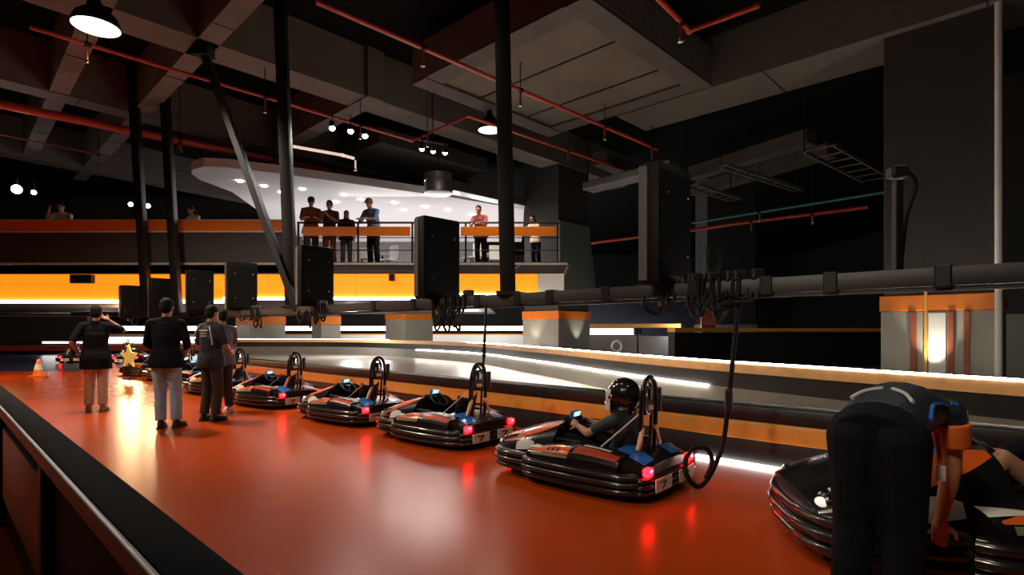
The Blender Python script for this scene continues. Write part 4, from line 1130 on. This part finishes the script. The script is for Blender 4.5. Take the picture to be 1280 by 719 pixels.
MB().bar((.33, -.16, .90), (.34, -.17, .75), .02, .006).build('lanyard', M_decalo, rB)
MB().box((.34, -.17, .71), (.006, .04, .07), None, .002).build('lanyard_tag', M_decalw, rB)

bpy.data.scenes.remove(TMP)
# ------------------------------------------------------------------ small things on the floor
p = onz(48, 471, 0)
o = empty('traffic_cone', (p.x, p.y, .006), 0, 'orange traffic cone with white band at the far left of the lane', 'cone')
MB().box((0, 0, .02), (.34, .34, .04), None, .01).build('cone_base', M_orange, o)
MB().lathe((0, 0, .04), [(.14, 0), (.03, .46), (.02, .47), (0, .47)], 20).build('cone_body', M_orange, o, 50)
MB().lathe((0, 0, .04), [(.106, .16), (.069, .32), (.066, .32), (.10, .16)], 20, closed=True).build('white_band', M_white, o, 50)
Ys = 15.5; p = at(160, 446, Ys)
o = empty('star_sign', (p.x, p.y, 0), math.radians(-20), 'yellow star-shaped sign on a stand among the far karts', 'sign')
st = []
for i in range(10):
    rr = .34 if i % 2 == 0 else .15
    st.append((rr*math.sin(i*PI/5), 0, p.z+rr*math.cos(i*PI/5)))
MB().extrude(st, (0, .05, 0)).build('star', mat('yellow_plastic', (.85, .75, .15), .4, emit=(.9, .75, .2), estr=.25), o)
MB().tube([(0, .05, .0), (0, .05, p.z-.1)], .02, 8).build('pole', M_steel, o)
MB().lathe((0, .05, 0), [(.18, 0), (.18, .03), (.03, .06)], 16).build('base', M_black, o)

# ------------------------------------------------------------------ light of the place and added fill
W = bpy.data.worlds.new('World'); SC.world = W; W.use_nodes = True
W.node_tree.nodes['Background'].inputs['Color'].default_value = (.02, .018, .017, 1)
W.node_tree.nodes['Background'].inputs['Strength'].default_value = .3
# unseen area lamp added to brighten the white lounge ceiling
lamp('AREA', 'lounge_ceiling_fill', (-5, 24.6, 3.5), 420, (1, .94, .93), 11, aim=(-5, 24.7, 6), size_y=10)
lamp('AREA', 'lounge_light', (-4, 20.5, 5.6), 380, (1, .92, .85), 4, aim=(-4, 19.5, 3), size_y=3)
# column uplights
def upl(loc, aim, en, col=(1, .93, .75)): lamp('SPOT', 'column_uplight', loc, en, col, .03, aim=aim, spot=60, blend=.7)
fp = col_R.matrix_world
bpy.context.view_layer.update()
def cw(o, p): return o.matrix_world @ V(p)
upl(cw(col_R, (.04, yl+.3, .40)), cw(col_R, (.04, yl, 2.6)), 150)
upl(cw(col_C, (.2, 1.2, .66)), cw(col_C, (.2, .9, 2.5)), 60)
upl(cw(col_C, (-1.15, -.1, .66)), cw(col_C, (-.85, -.1, 2.5)), 60)
lamp('POINT', 'left_floor_fill', (-14.5, 15.6, 1.95), 150, (1, .6, .25), .12)  # this pair: warm fill added to brighten the left floor
lamp('POINT', 'left_floor_fill', (-10, 15.6, 1.95), 110, (1, .7, .35), .12)
lamp('POINT', 'lower_lounge_fill', (-8, 28, 1.9), 420, (1, .95, .9), .3)  # this pair: fill added to light the lower column fronts
lamp('POINT', 'lower_lounge_fill', (-2, 27, 1.9), 320, (1, .95, .9), .3)
lamp('POINT', 'lower_lounge_fill', (-15, 22, 1.9), 420, (1, .62, .3), .3)  # warm fill added for the far left floor
lamp('POINT', 'far_track_fill', (-9, 38.5, 3.2), 700, (1, .97, .93), .3)  # this pair: fill added to whiten the barrier between the columns
lamp('POINT', 'far_track_fill', (-2, 38, 3.2), 600, (1, .97, .93), .3)
lamp('POINT', 'track_light', (9.8, 14.6, .9), 25, (1, .95, .85), .1)
lamp('POINT', 'back_track_light', (6.5, 22.6, 1.3), 40, (.9, .93, 1), .1)

# ------------------------------------------------------------------ camera
cam = bpy.data.cameras.new('Camera'); co = bpy.data.objects.new('Camera', cam); COL.objects.link(co)
co.location = (0, 0, CAMZ); co.rotation_euler = (PI/2, 0, 0)
cam.sensor_width = 36; cam.lens = 36*F/1280; cam.shift_y = (HOR-359.5)/1280
cam.clip_start = .02; cam.clip_end = 200
SC.camera = co
SC.view_settings.view_transform = 'Standard'; SC.view_settings.look = 'None'
SC.view_settings.gamma = 1; SC.view_settings.exposure = 0; SC.view_settings.use_curve_mapping = False
